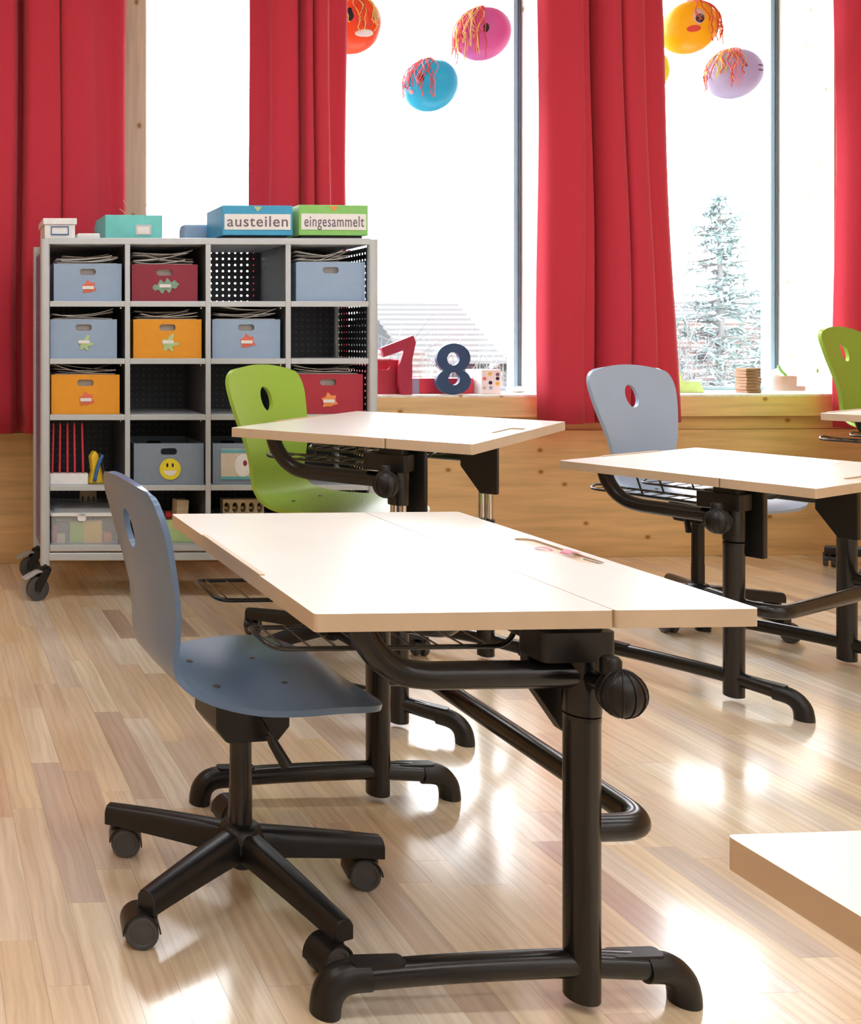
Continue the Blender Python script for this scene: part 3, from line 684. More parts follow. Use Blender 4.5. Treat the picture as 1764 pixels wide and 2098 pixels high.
# ---- storage boxes
def leaf_shape(kind, s):
    if kind == 'maple':
        r = [1.05, .66, .98, .66, 1.0, .6, .62, .6, 1.0, .66, .98, .66]
        return [(s * r[k] * math.sin(2 * PI * k / 12), s * r[k] * math.cos(2 * PI * k / 12)) for k in range(12)][::-1]
    if kind == 'oak':
        o = []
        for k in range(29):
            u = k / 28; w = s * 0.42 * math.sin(PI * min(1, u * 1.02)) ** 0.7 * (1 + 0.38 * math.sin(u * 24)); o.append((s * (2 * u - 1), w))
        return o + [(x, -y * 0.95) for x, y in o[::-1][1:-1]]
    return [(s * 0.25 * math.cos(q) * (1 if math.sin(q) > 0 else 1.2), s * math.sin(q)) for q in [2 * PI * k / 20 for k in range(20)]]
def storage_box(label, x, w, z, h, mat, leaf=None, d=0.30, y=0.028, rz=0.0, parts=True):
    p = bp(x + w / 2, y, z + 0.0005)
    b = empty('storage_box', p, BR + rz, label, 'box', 'storage boxes in the shelf trolley')
    hw = w / 2
    hole = rrect(-0.033, 0.033, h - 0.046, h - 0.020, 0.0125, 6)
    MB().prism([[(-hw, 0), (hw, 0), (hw, h), (-hw, h)], hole], -0.006, 0, XZ).build('front_panel', mat, b)
    MB().prism([[(-hw, 0), (hw, 0), (hw, h), (-hw, h)], hole], -d, -d + 0.006, XZ).build('rear_panel', mat, b)
    for sx in (-1, 1):
        x0, x1 = sorted((sx * hw, sx * (hw - 0.006))); MB().box(x0, x1, 0.0062, d - 0.0062, 0, h).build('side_panel', mat, b)
    MB().box(-hw + 0.0062, hw - 0.0062, 0.0062, d - 0.0062, 0, 0.006).build('bottom_panel', mat, b)
    if leaf:
        kind, lm, lz, s = leaf
        if kind == 'smiley':
            fc = MB().prism([ellipse(0.0, 0, s, s, 32)], 0.0004, 0.003, at(0.005, 0, lz) @ XZ).build('smiley_sticker', lm, b); fc.location.y = 0
            for ex in (-0.012, 0.010): MB().prism([ellipse(ex, 0.016, 0.0045, 0.0085, 16)], 0.003, 0.0036, at(0.005, 0, lz) @ XZ).build('eye', 'ink_black', fc)
            sm = [(0.026 * math.cos(q), -0.006 + 0.020 * math.sin(q)) for q in [PI + PI * k / 12 for k in range(13)]]
            MB().prism([sm], 0.003, 0.0036, at(0.005, 0, lz) @ XZ).build('mouth', 'paper_white', fc)
        elif kind == 'card':
            fc = MB().box(-0.110, 0.075, -0.003, -0.0004, lz - 0.062, lz + 0.062).build('picture_card', 'card_beige', b)
            MB().box(-0.110, 0.075, -0.0036, -0.003, lz + 0.045, lz + 0.060).build('card_stripe', 'card_teal', fc)
            MB().box(-0.110, 0.075, -0.0036, -0.003, lz - 0.062, lz - 0.050).build('card_stripe', 'card_teal', fc)
            MB().prism([ellipse(-0.02, -0.005, 0.034, 0.046, 24)], 0.0036, 0.0042, at(0, 0, lz) @ XZ).build('card_figure', 'paper_white', fc)
            MB().prism([ellipse(-0.012, 0.004, 0.008, 0.012, 14)], 0.0042, 0.0046, at(0, 0, lz) @ XZ).build('card_mark', 'box_wine', fc)
        else:
            tilt = {'maple': 0.2, 'oak': 0.15, 'blade': -0.5}[kind]
            Ml = at(0.005, 0, lz) @ XZ @ Matrix.Rotation(tilt, 4, 'Z')
            m = MB().prism([leaf_shape(kind, s)], 0.0005, 0.0022, Ml)
            if kind == 'blade':
                m.prism([leaf_shape(kind, s * 0.85)], 0.0005, 0.0022, Ml @ at(0.012, -0.004, 0.0005) @ Matrix.Rotation(-1.0, 4, 'Z'))
                m.prism([leaf_shape(kind, s * 0.8)], 0.0005, 0.0022, Ml @ at(0.004, -0.012, 0.001) @ Matrix.Rotation(-2.0, 4, 'Z'))
            lf = m.build('leaf_sticker', lm, b)
            MB().box(-0.022, 0.024, -0.0052, -0.0034, lz - 0.006, lz + 0.007).build('name_tag', 'paper_white', lf)
    return b
B = {}
B['r1c1'] = storage_box('blue storage box with red leaf sticker in the top left bay', 0.056, 0.275, SH[0][1], 0.152, 'box_blue', ('maple', 'leaf_red', 0.055, 0.032))
B['r1c2'] = storage_box('wine red storage box with sage green leaf in the top row', 0.372, 0.268, SH[0][1], 0.150, 'box_wine', ('oak', 'leaf_sage', 0.062, 0.056))
B['r1c4'] = storage_box('blue storage box without sticker in the top right bay', 1.041, 0.282, SH[0][1], 0.160, 'box_blue')
B['r2c1'] = storage_box('blue storage box with green leaf sticker in the second row', 0.042, 0.270, SH[1][1], 0.158, 'box_blue', ('blade', 'leaf_green', 0.066, 0.034))
B['r2c2'] = storage_box('orange storage box with green leaf sticker in the second row', 0.379, 0.277, SH[1][1], 0.158, 'box_orange', ('blade', 'leaf_green', 0.066, 0.040))
B['r2c3'] = storage_box('blue storage box with red star-shaped leaf in the second row', 0.700, 0.276, SH[1][1], 0.158, 'box_blue', ('maple', 'leaf_red', 0.066, 0.034))
B['r3c1'] = storage_box('orange storage box with red leaf sticker in the third row', 0.046, 0.277, SH[2][1], 0.160, 'box_orange', ('maple', 'leaf_red', 0.058, 0.034))
B['r3c4'] = storage_box('crimson storage box with orange leaf behind the green chair backrest', 1.030, 0.284, SH[2][1], 0.162, 'box_red', ('maple', 'leaf_orange', 0.052, 0.036))
B['r4c2'] = storage_box('grey blue storage box with yellow smiley sticker', 0.381, 0.284, SH[3][1], 0.166, 'box_grey_blue', ('smiley', 'smiley_yellow', 0.062, 0.043))
B['r4c3'] = storage_box('grey blue storage box with beige picture card behind the green chair', 0.702, 0.284, SH[3][1], 0.166, 'box_grey_blue', ('card', '', 0.082, 0))
def papers(label, x, w, z, seed, n=6, lift=0.05, y=0.04):
    rnd = random.Random(seed)
    st = empty('paper_stack', bp(x + w / 2, y, z), BR, label, 'papers', 'papers sticking out of the storage boxes')
    mats = ['paper_white', 'paper_grey', 'paper_white', 'paper_dark', 'paper_grey', 'paper_white']
    for k in range(n):
        zz = 0.010 + lift * k / n; sl = rnd.uniform(-0.012, 0.02); bend = rnd.uniform(0.004, 0.016); sh_ = rnd.uniform(-0.02, 0.02); rows = []
        hw = w / 2 - 0.012 - abs(sh_); cu = rnd.choice((-1, 1))
        for j in range(7):
            v = j / 6; row = []
            for i in range(13):
                u = -1 + i / 6
                row.append((sh_ + hw * u, 0.004 * k + rnd.uniform(0, 0.001) + 0.25 * v, zz + 0.006 * k * 0 + bend * (u * cu * 0.5 + 0.5) ** 3 * 2 + sl * u - 0.5 * abs(sl) - 0.01 * v))
            rows.append(row)
        MB().grid(rows).build('sheet', mats[k % 6], st, smooth=True, solid=0.0022)
    # the pile below the rim
    MB().box(-w / 2 + 0.016, w / 2 - 0.016, 0.006, 0.25, -0.135, 0.004).build('sheet_pile', 'paper_grey', st)
    return st
papers('white papers in the blue box with red leaf, top left', 0.056, 0.275, SH[0][1] + 0.152, 1, 5, 0.025)
papers('curled papers in the wine red box of the top row', 0.372, 0.268, SH[0][1] + 0.150, 2, 6, 0.045)
papers('thick grey paper pile in the plain blue box, top right', 1.041, 0.25, SH[0][1] + 0.160, 3, 7, 0.030)
papers('few papers in the blue box with green leaf', 0.042, 0.270, SH[1][1] + 0.158, 4, 4, 0.014)
papers('papers in the orange box with green leaf', 0.379, 0.277, SH[1][1] + 0.158, 5, 5, 0.026)
papers('papers in the blue box with red star-shaped leaf', 0.700, 0.276, SH[1][1] + 0.158, 6, 6, 0.036)
papers('papers in the orange box with red leaf, third row', 0.046, 0.277, SH[2][1] + 0.160, 8, 5, 0.022)
papers('papers in the crimson box behind the green chair', 1.030, 0.284, SH[2][1] + 0.162, 9, 5, 0.026)

# ---- row four, left bay: sticks and pouch
p = bp(0.118, 0.05, SH[3][1])
tag(MB().prism([rrect(-0.078, 0.078, -0.02, 0.02, 0.004)], 0.0005, 0.044).build('stick_block', 'white_plastic', loc=p, rot=(0, 0, BR), bevel=0.002), 'white block holding five upright red sticks', 'stick holder')
for k, dx in enumerate((-0.066, -0.036, -0.004, 0.026, 0.060)):
    q = bp(0.118 + dx, 0.05, SH[3][1] + 0.0445)
    tag(MB().lathe([(0.0045, 0), (0.0045, 0.195), (0.0015, 0.205)], 10, Matrix.Rotation((k - 2) * -0.012, 4, 'Y')).build('red_stick', 'bright_red', loc=q, smooth='auto'),
        ('leftmost of the five red sticks in the white block', 'second of five red sticks from the left post', 'middle one of the five red sticks in the white block', 'fourth of five red sticks from the left post', 'rightmost of the five red sticks, nearest the yellow pouch')[k], 'stick', 'red sticks')
pz = empty('pouch', bp(0.232, 0.05, SH[3][1]), BR + 0.3, 'yellow and blue folded pouch leaning beside the red sticks', 'pouch')
MB().prism([[(-0.03, 0.001), (0.034, 0.001), (0.044, 0.03), (0.030, 0.10), (-0.004, 0.135), (-0.022, 0.11), (-0.014, 0.05)]], -0.035, 0.0, XZ).build('pouch_body', 'yellow', pz, bevel=0.006)
MB().tube(smooth_path([(-0.012, -0.008, 0.012), (0.0, -0.012, 0.07), (0.022, -0.01, 0.118)], 4), 0.008, 8).build('pouch_strap', 'strap_blue', pz, smooth=True)
MB().tube(smooth_path([(0.034, -0.006, 0.012), (0.026, -0.01, 0.06), (0.010, -0.008, 0.125)], 4), 0.006, 8).build('pouch_zip', 'ink_black', pz, smooth=True)
# ---- bottom row: clear box, wooden pieces
cb = empty('plastic_tub', bp(0.182, 0.03, SH[4][1] + 0.0005), BR, 'clear plastic tub with a pale lid holding small toys, bottom left bay', 'tub')
ow, iw, hh = 0.135, 0.122, 0.112
mb = MB()
mb.box(-ow, ow, 0, 0.002, 0, hh); mb.box(-ow, ow, 0.26, 0.262, 0, hh); mb.box(-ow, -ow + .002, .0022, .2598, 0, hh); mb.box(ow - .002, ow, .0022, .2598, 0, hh)
mb.build('tub_walls', 'clear_plastic', cb)
MB().prism([rrect(-ow - 0.006, ow + 0.006, -0.006, 0.268, 0.012)], hh, hh + 0.012).build('lid', 'white_plastic', cb, bevel=0.003)
MB().prism([rrect(-ow + 0.01, ow - 0.01, 0.01, 0.25, 0.012)], hh + 0.012, hh + 0.030).build('lid_top', 'clear_plastic', cb, bevel=0.006)
MB().prism([rrect(-0.030, 0.004, 0.092, 0.124, 0.01)], 0.002, 0.006, XZ).build('clip', 'white_plastic', cb, bevel=0.001)
toys = [('toy_card', 'lime', -0.030, 0.012, 0.030, 0.085, 'green card box inside the clear tub'), ('picture_box', 'yellow', 0.033, 0.012, 0.040, 0.088, 'yellow picture box inside the clear tub'),
        ('toy_block', 'pale_wood', -0.096, 0.012, 0.017, 0.036, 'small pale wooden block inside the clear tub'), ('toy_block', 'strap_blue', -0.078, 0.06, 0.030, 0.075, 'blue toy behind the wooden block in the clear tub'),
        ('toy_block', 'bright_red', -0.118, 0.03, 0.010, 0.065, 'thin red toy at the left end of the clear tub'), ('toy_block', 'leaf_orange', 0.098, 0.03, 0.018, 0.036, 'orange toy at the right end of the clear tub'),
        ('toy_block', 'turquoise', -0.072, 0.12, 0.032, 0.080, 'turquoise toy at the back of the clear tub')]
for nm, mt, dx, dy, w_, h_, lb in toys:
    o = MB().prism([rrect(-w_, w_, 0, 0.030, 0.004)], 0.0005, h_).build(nm, mt, loc=bp(0.182 + dx, 0.03 + dy, SH[4][1] + 0.0005), rot=(0, 0, BR + dx * 2), bevel=0.003); tag(o, lb, 'toy')
def dowel_block(label, x, y, z, n, w, h):
    b = empty('dowel_block', bp(x, y, z + 0.0005), BR, label, 'wooden block')
    holes = [ellipse(-w / 2 + w * (k + 0.5) / n, h * 0.46, w / n * 0.36, h * 0.34, 16) for k in range(n)]
    MB().prism([[(-w / 2, 0), (w / 2, 0), (w / 2, h), (-w / 2, h)]] + holes, -0.04, 0, XZ).build('block', 'pale_wood', b)
    MB().box(-w / 2, w / 2, 0.041, 0.046, 0, h).build('back_board', 'ink_black', b)
    for k in range(n):
        cx = -w / 2 + w * (k + 0.5) / n
        MB().lathe([(0.007, 0), (0.007, 0.012), (0.004, 0.014)], 12, at(cx, 0.028, h * 0.40) @ Matrix.Rotation(PI / 2, 4, 'X')).build('peg', 'pale_wood', b, smooth='auto')
    return b
def stand(label, x, y, z, w, d, h, mat='ink_black'):
    return tag(MB().prism([rrect(-w / 2, w / 2, 0, d, 0.006)], 0.0005, h).build('game_box', mat, loc=bp(x, y, z), rot=(0, 0, BR), bevel=0.003), label, 'box')
zb = SH[4][1]
stand('dark box carrying the peg block in the bottom row', 0.84, 0.05, zb, 0.25, 0.22, 0.105, 'box_grey_blue')
dowel_block('wooden block with a row of five pegs under the green chair', 0.845, 0.09, zb + 0.106, 5, 0.170, 0.062)
dowel_block('small wooden block with pegs behind the clear tub', 0.235, 0.305, zb, 3, 0.07, 0.19)
stand('green box in the bottom row beside the blue chair', 0.55, 0.06, zb, 0.19, 0.22, 0.09, 'leaf_green')
tag(MB().prism([rrect(-0.026, 0.026, 0, 0.05, 0.003)], 0.0005, 0.075, Matrix.Rotation(0.06, 4, 'Y')).build('wooden_brick', 'pale_wood', loc=bp(0.59, 0.08, zb + 0.0925), rot=(0, 0, BR + .2), bevel=0.002), 'upright pale wooden brick between blue chair and shelf divider', 'brick')
tag(MB().sphere((0, 0, 0.016), 0.016, 16, 10).build('red_bead', 'bright_red', loc=bp(0.535, 0.09, zb + 0.0905), smooth=True), 'small red bead beside the upright wooden brick', 'bead')

# ---- things on top of the trolley
ZT = BTOP + 0.0005
wbx = empty('archive_box', bp(0.083, 0.05, ZT), BR, 'white lidded box with metal label holder on the trolley top', 'box')
MB().box(-0.062, 0.062, 0, 0.20, 0, 0.058).build('box_body', 'white_plastic', wbx, bevel=0.002)
MB().box(-0.069, 0.069, -0.006, 0.206, 0.058, 0.084).build('lid', 'white_plastic', wbx, bevel=0.003)
m = MB(); m.box(-0.036, 0.036, -0.004, 0, 0.016, 0.020); m.box(-0.036, 0.036, -0.004, 0, 0.048, 0.051); m.box(-0.036, -0.033, -0.004, 0, 0.0201, 0.0479); m.box(0.033, 0.036, -0.004, 0, 0.0201, 0.0479)
m.build('label_holder', 'strap_blue', wbx)
tag(MB().box(-0.046, 0.046, 0, 0.10, 0, 0.022).build('flat_box', 'white_plastic', loc=bp(0.20, 0.04, ZT), rot=(0, 0, BR), bevel=0.005), 'small flat white box between archive box and turquoise box', 'box')
tq = empty('magazine_box', bp(0.385, 0.05, ZT), BR + 0.04, 'turquoise cardboard box with slanted top on the trolley', 'box')
MB().prism([[(0, 0), (0.24, 0), (0.24, 0.075), (0.20, 0.098), (0, 0.098)]], -0.118, 0.118, Matrix(((0, 0, 1, 0), (1, 0, 0, 0), (0, 1, 0, 0), (0, 0, 0, 1)))).build('box_body', 'turquoise', tq, bevel=0.002)
fr = MB().box(0.005, 0.072, -0.003, -0.0003, 0.016, 0.058).build('label_holder', 'silver_metal', tq, bevel=0.001)
MB().box(0.014, 0.063, -0.0036, -0.003, 0.022, 0.050).build('label_card', 'paper_white', fr)
tag(MB().prism([[(0, 0), (0.10, 0), (0.10, 0.07), (0.08, 0.085), (0, 0.085)]], -0.26, -0.04, Matrix(((0, 0, 1, 0), (1, 0, 0, 0), (0, 1, 0, 0), (0, 0, 0, 1)))).build('grey_case', 'box_blue', loc=bp(0.90, 0.262, ZT), rot=(0, 0, BR), bevel=0.012, seg=3), 'grey blue rounded case behind the blue sign box', 'case')
def text_mesh(s, size, mat, parent, loc, width):
    cu = bpy.data.curves.new('lettering', 'FONT'); cu.body = s; cu.size = size; cu.align_x = 'CENTER'; cu.extrude = 0.0003; cu.offset = 0.0006; cu.space_character = 1.1
    o = bpy.data.objects.new('lettering', cu); COL.objects.link(o)
    dg = bpy.context.evaluated_depsgraph_get(); dg.update(); me = bpy.data.meshes.new_from_object(o.evaluated_get(dg)); bpy.data.objects.remove(o)
    me.materials.clear(); me.materials.append(MATS[mat])
    o = bpy.data.objects.new('lettering', me); COL.objects.link(o); o.parent = parent
    w_ = max(v.co.x for v in me.vertices) - min(v.co.x for v in me.vertices)
    o.location = loc; o.rotation_euler = (PI / 2, 0, 0); o.scale = (width / w_, 1, 1); return o
def sign_box(label, x, w, h, mat, word, pennant, rz, y=0.02):
    b = empty('sign_box', bp(x, y, ZT), BR + rz, label, 'sign')
    MB().box(-w / 2 + 0.012, w / 2 - 0.02, 0.012, 0.22, 0, 0.012).build('tray_foot', 'ink_black', b, bevel=0.003)
    MB().box(-w / 2, w / 2, 0.0, 0.23, 0.0125, h).build('box_body', mat, b, bevel=0.003)
    c = MB().box(-w / 2 + 0.008, w / 2 - 0.010, -0.0022, -0.0003, 0.035, h - 0.036).build('word_card', 'paper_white', b)
    text_mesh(word, 0.062, 'ink_grey', c, (0, -0.0024, 0.048), w - 0.04)
    MB().prism([[(-0.018, h - 0.006), (0, h - 0.026), (0.018, h - 0.006)]], 0.0003, 0.002, XZ).build('pennant', pennant, b)
    return b
sign_box('blue sign box lettered austeilen on the trolley top', 0.882, 0.288, 0.134, 'sign_blue', 'austeilen', 'leaf_green', 0.02)
sign_box('green sign box lettered eingesammelt on the trolley top', 1.192, 0.288, 0.136, 'sign_green', 'eingesammelt', 'leaf_orange', 0.05)
dg_ = empty('dried_grass', bp(0.42, 0.33, ZT), BR, 'dry straw stalks rising behind the turquoise box by the curtain', 'dried grass')
for k, (dx, tx, hz) in enumerate(((0, -0.03, 0.20), (0.01, -0.055, 0.16), (0.03, 0.05, 0.19), (-0.02, -0.045, 0.12))):
    MB().tube(smooth_path([(dx - 0.03, 0, 0), (dx - 0.02, 0, hz * .5), (dx + tx * .4, 0, hz * .8), (dx + tx, 0, hz)], 4), 0.0018, 6).build('stalk', 'straw', dg_, smooth=True)

# ------------------------------------------------------------------ window sill things
K6 = 0.00053
def sill_thing(name, mat, loops, t, x, y, label, cat, rz=0.0, bevel=0.002):
    return tag(MB().prism(loops, 0, t, XZ).build(name, mat, loc=(x, y, SILL_Z + 0.0005), rot=(0, 0, rz), bevel=bevel), label, cat)
o7 = [(80, 265), (375, 152), (400, 215), (365, 380), (365, 640), (365, 690), (265, 690), (240, 600), (245, 420), (285, 300), (295, 285), (100, 350)]
sill_thing('number_seven', 'number_red', [[((a - 240) * K6, (690 - b) * K6) for a, b in o7]], 0.022, 2.300, 4.605, 'crimson wooden number seven standing on the window sill', 'number')
o8 = []
for k in range(41):
    yy = 215 + 465 * k / 40; hw = 0
    for cyy, rx, ry in ((348, 157, 133), (560, 161, 121)):
        q = 1 - ((yy - cyy) / ry) ** 2
        if q > 0: hw = max(hw, rx * math.sqrt(q))
    if hw > 0 or True: o8.append((max(hw, 20), yy))
l8 = [((-h_) * K6, (680 - y_) * K6) for h_, y_ in o8] + [((h_) * K6, (680 - y_) * K6) for h_, y_ in o8[::-1]]
sill_thing('number_eight', 'navy', [l8, ellipse(-3 * K6, (680 - 355) * K6, 58 * K6, 60 * K6, 24), ellipse(5 * K6, (680 - 535) * K6, 54 * K6, 60 * K6, 24)], 0.024, 2.575, 4.615, 'navy blue wooden number eight standing on the window sill', 'number')
rb = empty('handle_box', (2.295, 4.63, SILL_Z + 0.0005), 0, 'dark red box with handle slot behind the number seven', 'box')
MB().prism([[(-0.10, 0), (0.095, 0), (0.095, 0.165), (-0.10, 0.165)], rrect(-0.075, -0.018, 0.118, 0.150, 0.015, 6)], -0.006, 0, XZ).build('front_panel', 'box_red', rb)
MB().box(-0.10, 0.095, 0.194, 0.20, 0, 0.165).build('rear_panel', 'box_red', rb)
for x0 in (-0.10, 0.089): MB().box(x0, x0 + 0.006, 0.0062, 0.1938, 0, 0.165).build('side_panel', 'box_red', rb)
lb = empty('long_box', (2.56, 4.665, SILL_Z + 0.0005), 0, 'long low bright red box behind the number eight', 'box')
MB().box(-0.155, 0.155, 0, 0.08, 0, 0.075).build('box_body', 'bright_red', lb, bevel=0.002)
MB().box(-0.1552, -0.118, -0.0008, 0, 0.0, 0.075).build('end_stripe', 'balloon_lilac', lb)
db = empty('picture_cube', (2.762, 4.62, SILL_Z + 0.0005), R_(6), 'small white box printed with coloured dots right of the number eight', 'box')
MB().box(-0.035, 0.07, 0, 0.12, 0, 0.118).build('box_body', 'paper_white', db, bevel=0.002)
for k, (dx, dz, mt) in enumerate(((0.01, .098, 'yellow'), (0.05, .095, 'ink_grey'), (0.012, .055, 'ink_black'), (0.05, .050, 'yellow'), (0.014, .03, 'box_blue'), (-0.02, .075, 'leaf_red'), (0.05, .075, 'ink_black'), (-0.02, .03, 'paper_grey'))):
    MB().prism([ellipse(dx, dz, 0.010, 0.009, 12)], 0.0002, 0.0012, XZ).build('printed_dot', mt, db)
cp = MB().sphere((0, 0, 0.014), 0.05, 14, 8, (1.2, 0.7, 0.28))
rn = random.Random(4); cp.v = [(x_ * rn.uniform(.8, 1.1), y_ * rn.uniform(.8, 1.1), max(0.0005, z_ * rn.uniform(.7, 1.2))) for x_, y_, z_ in cp.v]
tag(cp.build('crumpled_paper', 'paper_white', loc=(3.0, 4.76, SILL_Z + 0.0005)), 'crumpled white paper on the sill beside the blue window frame', 'paper')
gs = empty('stepped_craft', (3.83, 4.70, SILL_Z + 0.0005), R_(-8), 'light green stepped paper shape on the sill by the red curtain', 'paper craft')
MB().prism([[(-0.10, 0), (0.085, 0), (0.060, 0.055), (-0.02, 0.058), (-0.03, 0.10), (-0.10, 0.10)]], -0.04, 0, XZ).build('folded_card', 'pale_green', gs, bevel=0.001)
st = empty('card_pile', (4.124, 4.64, SILL_Z + 0.0005), 0, 'stack of brown cards standing out on the right window sill', 'cards')
for k in range(8): MB().box(-0.038, 0.038, 0, 0.07, 0.0155 * k, 0.0155 * k + 0.0142).build('card_bundle', 'paper_kraft', st, bevel=0.003, loc=(rn.uniform(-.004, .004), 0, 0))
bag = MB().sphere((0, 0, 0.062), 0.075, 22, 14, (1.62, 0.7, 0.84))
_f = lambda z_: 1.0 / max(0.35, math.sqrt(max(0.0, 1 - (max(0, 0.062 - z_) / 0.0635) ** 2)))
bag.v = [(x_ * _f(z_), y_ * _f(z_), z_) for x_, y_, z_ in bag.v]
bag.v = [(x_ * (1 + 0.06 * math.sin(19 * z_ * 9)) + rn.uniform(-.003, .003), y_, max(0.001, z_ + rn.uniform(-.003, .004))) for x_, y_, z_ in bag.v]
bg_ = empty('plastic_bag', (4.34, 4.68, SILL_Z + 0.0005), 0, 'clear plastic bag with red pieces on the right window sill', 'bag')
bag.build('film', 'bag_film', bg_, smooth=True)
MB().tube(smooth_path([(-0.095, -0.045, 0.135), (-0.085, -0.05, 0.11), (-0.06, -0.05, 0.088)], 4), 0.006, 8).build('tie', 'sign_green', bg_, smooth=True)
MB().box(0.118, 0.128, -0.03, -0.02, 0.10, 0.12).build('clip', 'sign_green', bg_)
for k, (dx, w_, h_) in enumerate(((-0.012, 0.042, 0.075), (0.056, 0.018, 0.024))):
    tag(MB().box(-w_, w_, -0.012, 0.016, 0, h_).build('red_piece', 'box_wine', loc=(4.34 + dx, 4.675, SILL_Z + 0.009), bevel=0.004), ('tall red piece inside the clear bag on the sill', 'low red piece inside the clear bag on the sill')[k], 'toy')
# note lying on the foreground desk
nt_ = empty('paper_note', (1.226, 1.785, 0.6455), R_(15), 'small pink folded note on the rear strip of the nearest desk', 'note')
MB().grid([[(-0.016 + 0.032 * i / 6, -0.009 + 0.018 * j, 0.001 + 0.006 * math.sin(PI * i / 6) * (0.6 + 0.4 * j)) for i in range(7)] for j in range(2)]).build('sheet', 'paper_pink', nt_, smooth=True, solid=0.0008)
MB().grid([[(-0.06 + 0.03 * i / 6, -0.008 + 0.012 * j, 0.001 + 0.004 * math.sin(PI * i / 6)) for i in range(7)] for j in range(2)]).build('sheet', 'paper_pink', nt_, smooth=True, solid=0.0008, rot=(0, 0, -1.2))
tag(MB().tube([(0, 0, 0), (0.012, -0.085, 0)], 0.0022, 8).build('pencil', 'paper_grey', loc=(1.232, 1.755, 0.6423), smooth='auto'), 'thin grey pencil lying in the groove of the nearest desk', 'pencil')

# ------------------------------------------------------------------ hanging balloons
def balloon(label, c, r, mat, hair_mats, face, fdir, seed, hair_side, nh=22, hl=(0.10, 0.22)):
    rnd = random.Random(seed); b = empty('paper_balloon', c, 0, label, 'balloon', 'balloons hung before the windows')
    MB().sphere((0, 0, 0), r, 32, 20, (1, 1, 1.02)).build('balloon_body', mat, b, smooth=True)
    MB().tube([(0, 0, r), (0, 0, CEIL_Z - c[2])], 0.0008, 5).build('thread', 'paper_white', b)
    def on(az, el, k=1.0):      # az measured from -y towards +x
        return Vector((math.sin(az) * math.cos(el), -math.cos(az) * math.cos(el), math.sin(el))) * r * k
    for nm, az, el, w, h, mt in face:
        rows = []
        for j in range(5):
            rr = j / 4; rows.append([on(fdir + az + w / r * rr * math.cos(q), el + h / r * rr * math.sin(q), 1.012) for q in [2 * PI * k / 18 for k in range(19)]])
        MB().grid(rows).build(nm, mt, b, smooth=True, solid=0.002)
    for hm_i, hm in enumerate(hair_mats):
        m = MB()
        for k in range(nh):
            az = hair_side + rnd.uniform(-0.8, 0.8); L_ = rnd.uniform(*hl); pts = [Vector((rnd.uniform(-.02, .02), rnd.uniform(-.02, .01), r * 1.03))]; el = PI / 2
            trav = 0
            for q in range(9):
                el -= 0.17; trav += 0.17 * r
                if el > -0.05: pts.append(on(az + 0.1 * math.sin(q + k), max(el, 0.0), 1.04 + rnd.uniform(0, .03)))
            base_ = pts[-1].copy()
            for q in range(4): pts.append(base_ + Vector((rnd.uniform(-.008, .008), rnd.uniform(-.004, .004), -L_ * (q + 1) / 4)))
            m.tube(pts, 0.0026, 5)
        m.build('yarn_hair', hm, b, smooth=True)
    return b
AZ = -0.55        # faces look back towards the room
balloon('orange red balloon with face half hidden by the second curtain', (2.165, 4.78, 2.615), 0.135, 'balloon_red', ['yarn_red', 'yarn_yellow'],
        [('eye', -0.55, 0.15, 0.022, 0.035, 'ink_black'), ('eye', 0.45, 0.12, 0.020, 0.032, 'face_skin'), ('mouth', 0.05, -0.25, 0.024, 0.014, 'mouth_red'), ('teeth', 0.05, -0.55, 0.055, 0.018, 'paper_white')], AZ + .55, 1, -0.35, 9, (0.0, 0.08))
balloon('pink balloon with long red yarn hair', (2.815, 4.76, 2.578), 0.128, 'balloon_pink', ['yarn_red', 'yarn_yellow', 'yarn_pink'],
        [('eye', 0.15, -0.05, 0.013, 0.022, 'ink_black')], AZ, 2, -1.25, 12, (0.03, 0.17))
balloon('turquoise balloon hanging lowest in the middle window', (2.548, 4.76, 2.318), 0.127, 'balloon_blue', ['yarn_pink', 'yarn_red'],
        [('eye', -0.25, 0.1, 0.013, 0.020, 'ink_black'), ('cheek', -0.7, -0.35, 0.013, 0.012, 'yarn_pink')], AZ, 3, -1.0, 10, (-0.02, 0.10))
balloon('golden yellow balloon with cyclops eye and red mouth', (3.885, 4.76, 2.625), 0.127, 'balloon_yellow', ['yarn_red', 'leaf_orange'],
        [('eye_white', 0.12, 0.18, 0.026, 0.042, 'face_skin'), ('eye', 0.14, 0.08, 0.019, 0.024, 'ink_black'), ('mouth', -0.05, -0.30, 0.030, 0.016, 'mouth_red')], AZ + .1, 4, 0.35, 7, (0.0, 0.12))
balloon('lemon yellow balloon peeping from behind the third curtain', (3.672, 4.80, 2.405), 0.120, 'balloon_lemon', ['yarn_yellow'], [], AZ, 5, -1.0, 5, (-0.04, 0.02))
balloon('pale lilac balloon nearest the right window frame', (4.12, 4.76, 2.395), 0.122, 'balloon_lilac', ['yarn_pink', 'yarn_red', 'yarn_yellow'],
        [('mark', 0.95, 0.12, 0.022, 0.004, 'ink_grey'), ('mark', 0.95, -0.08, 0.022, 0.004, 'ink_grey')], AZ, 6, -1.0, 10, (-0.03, 0.10))

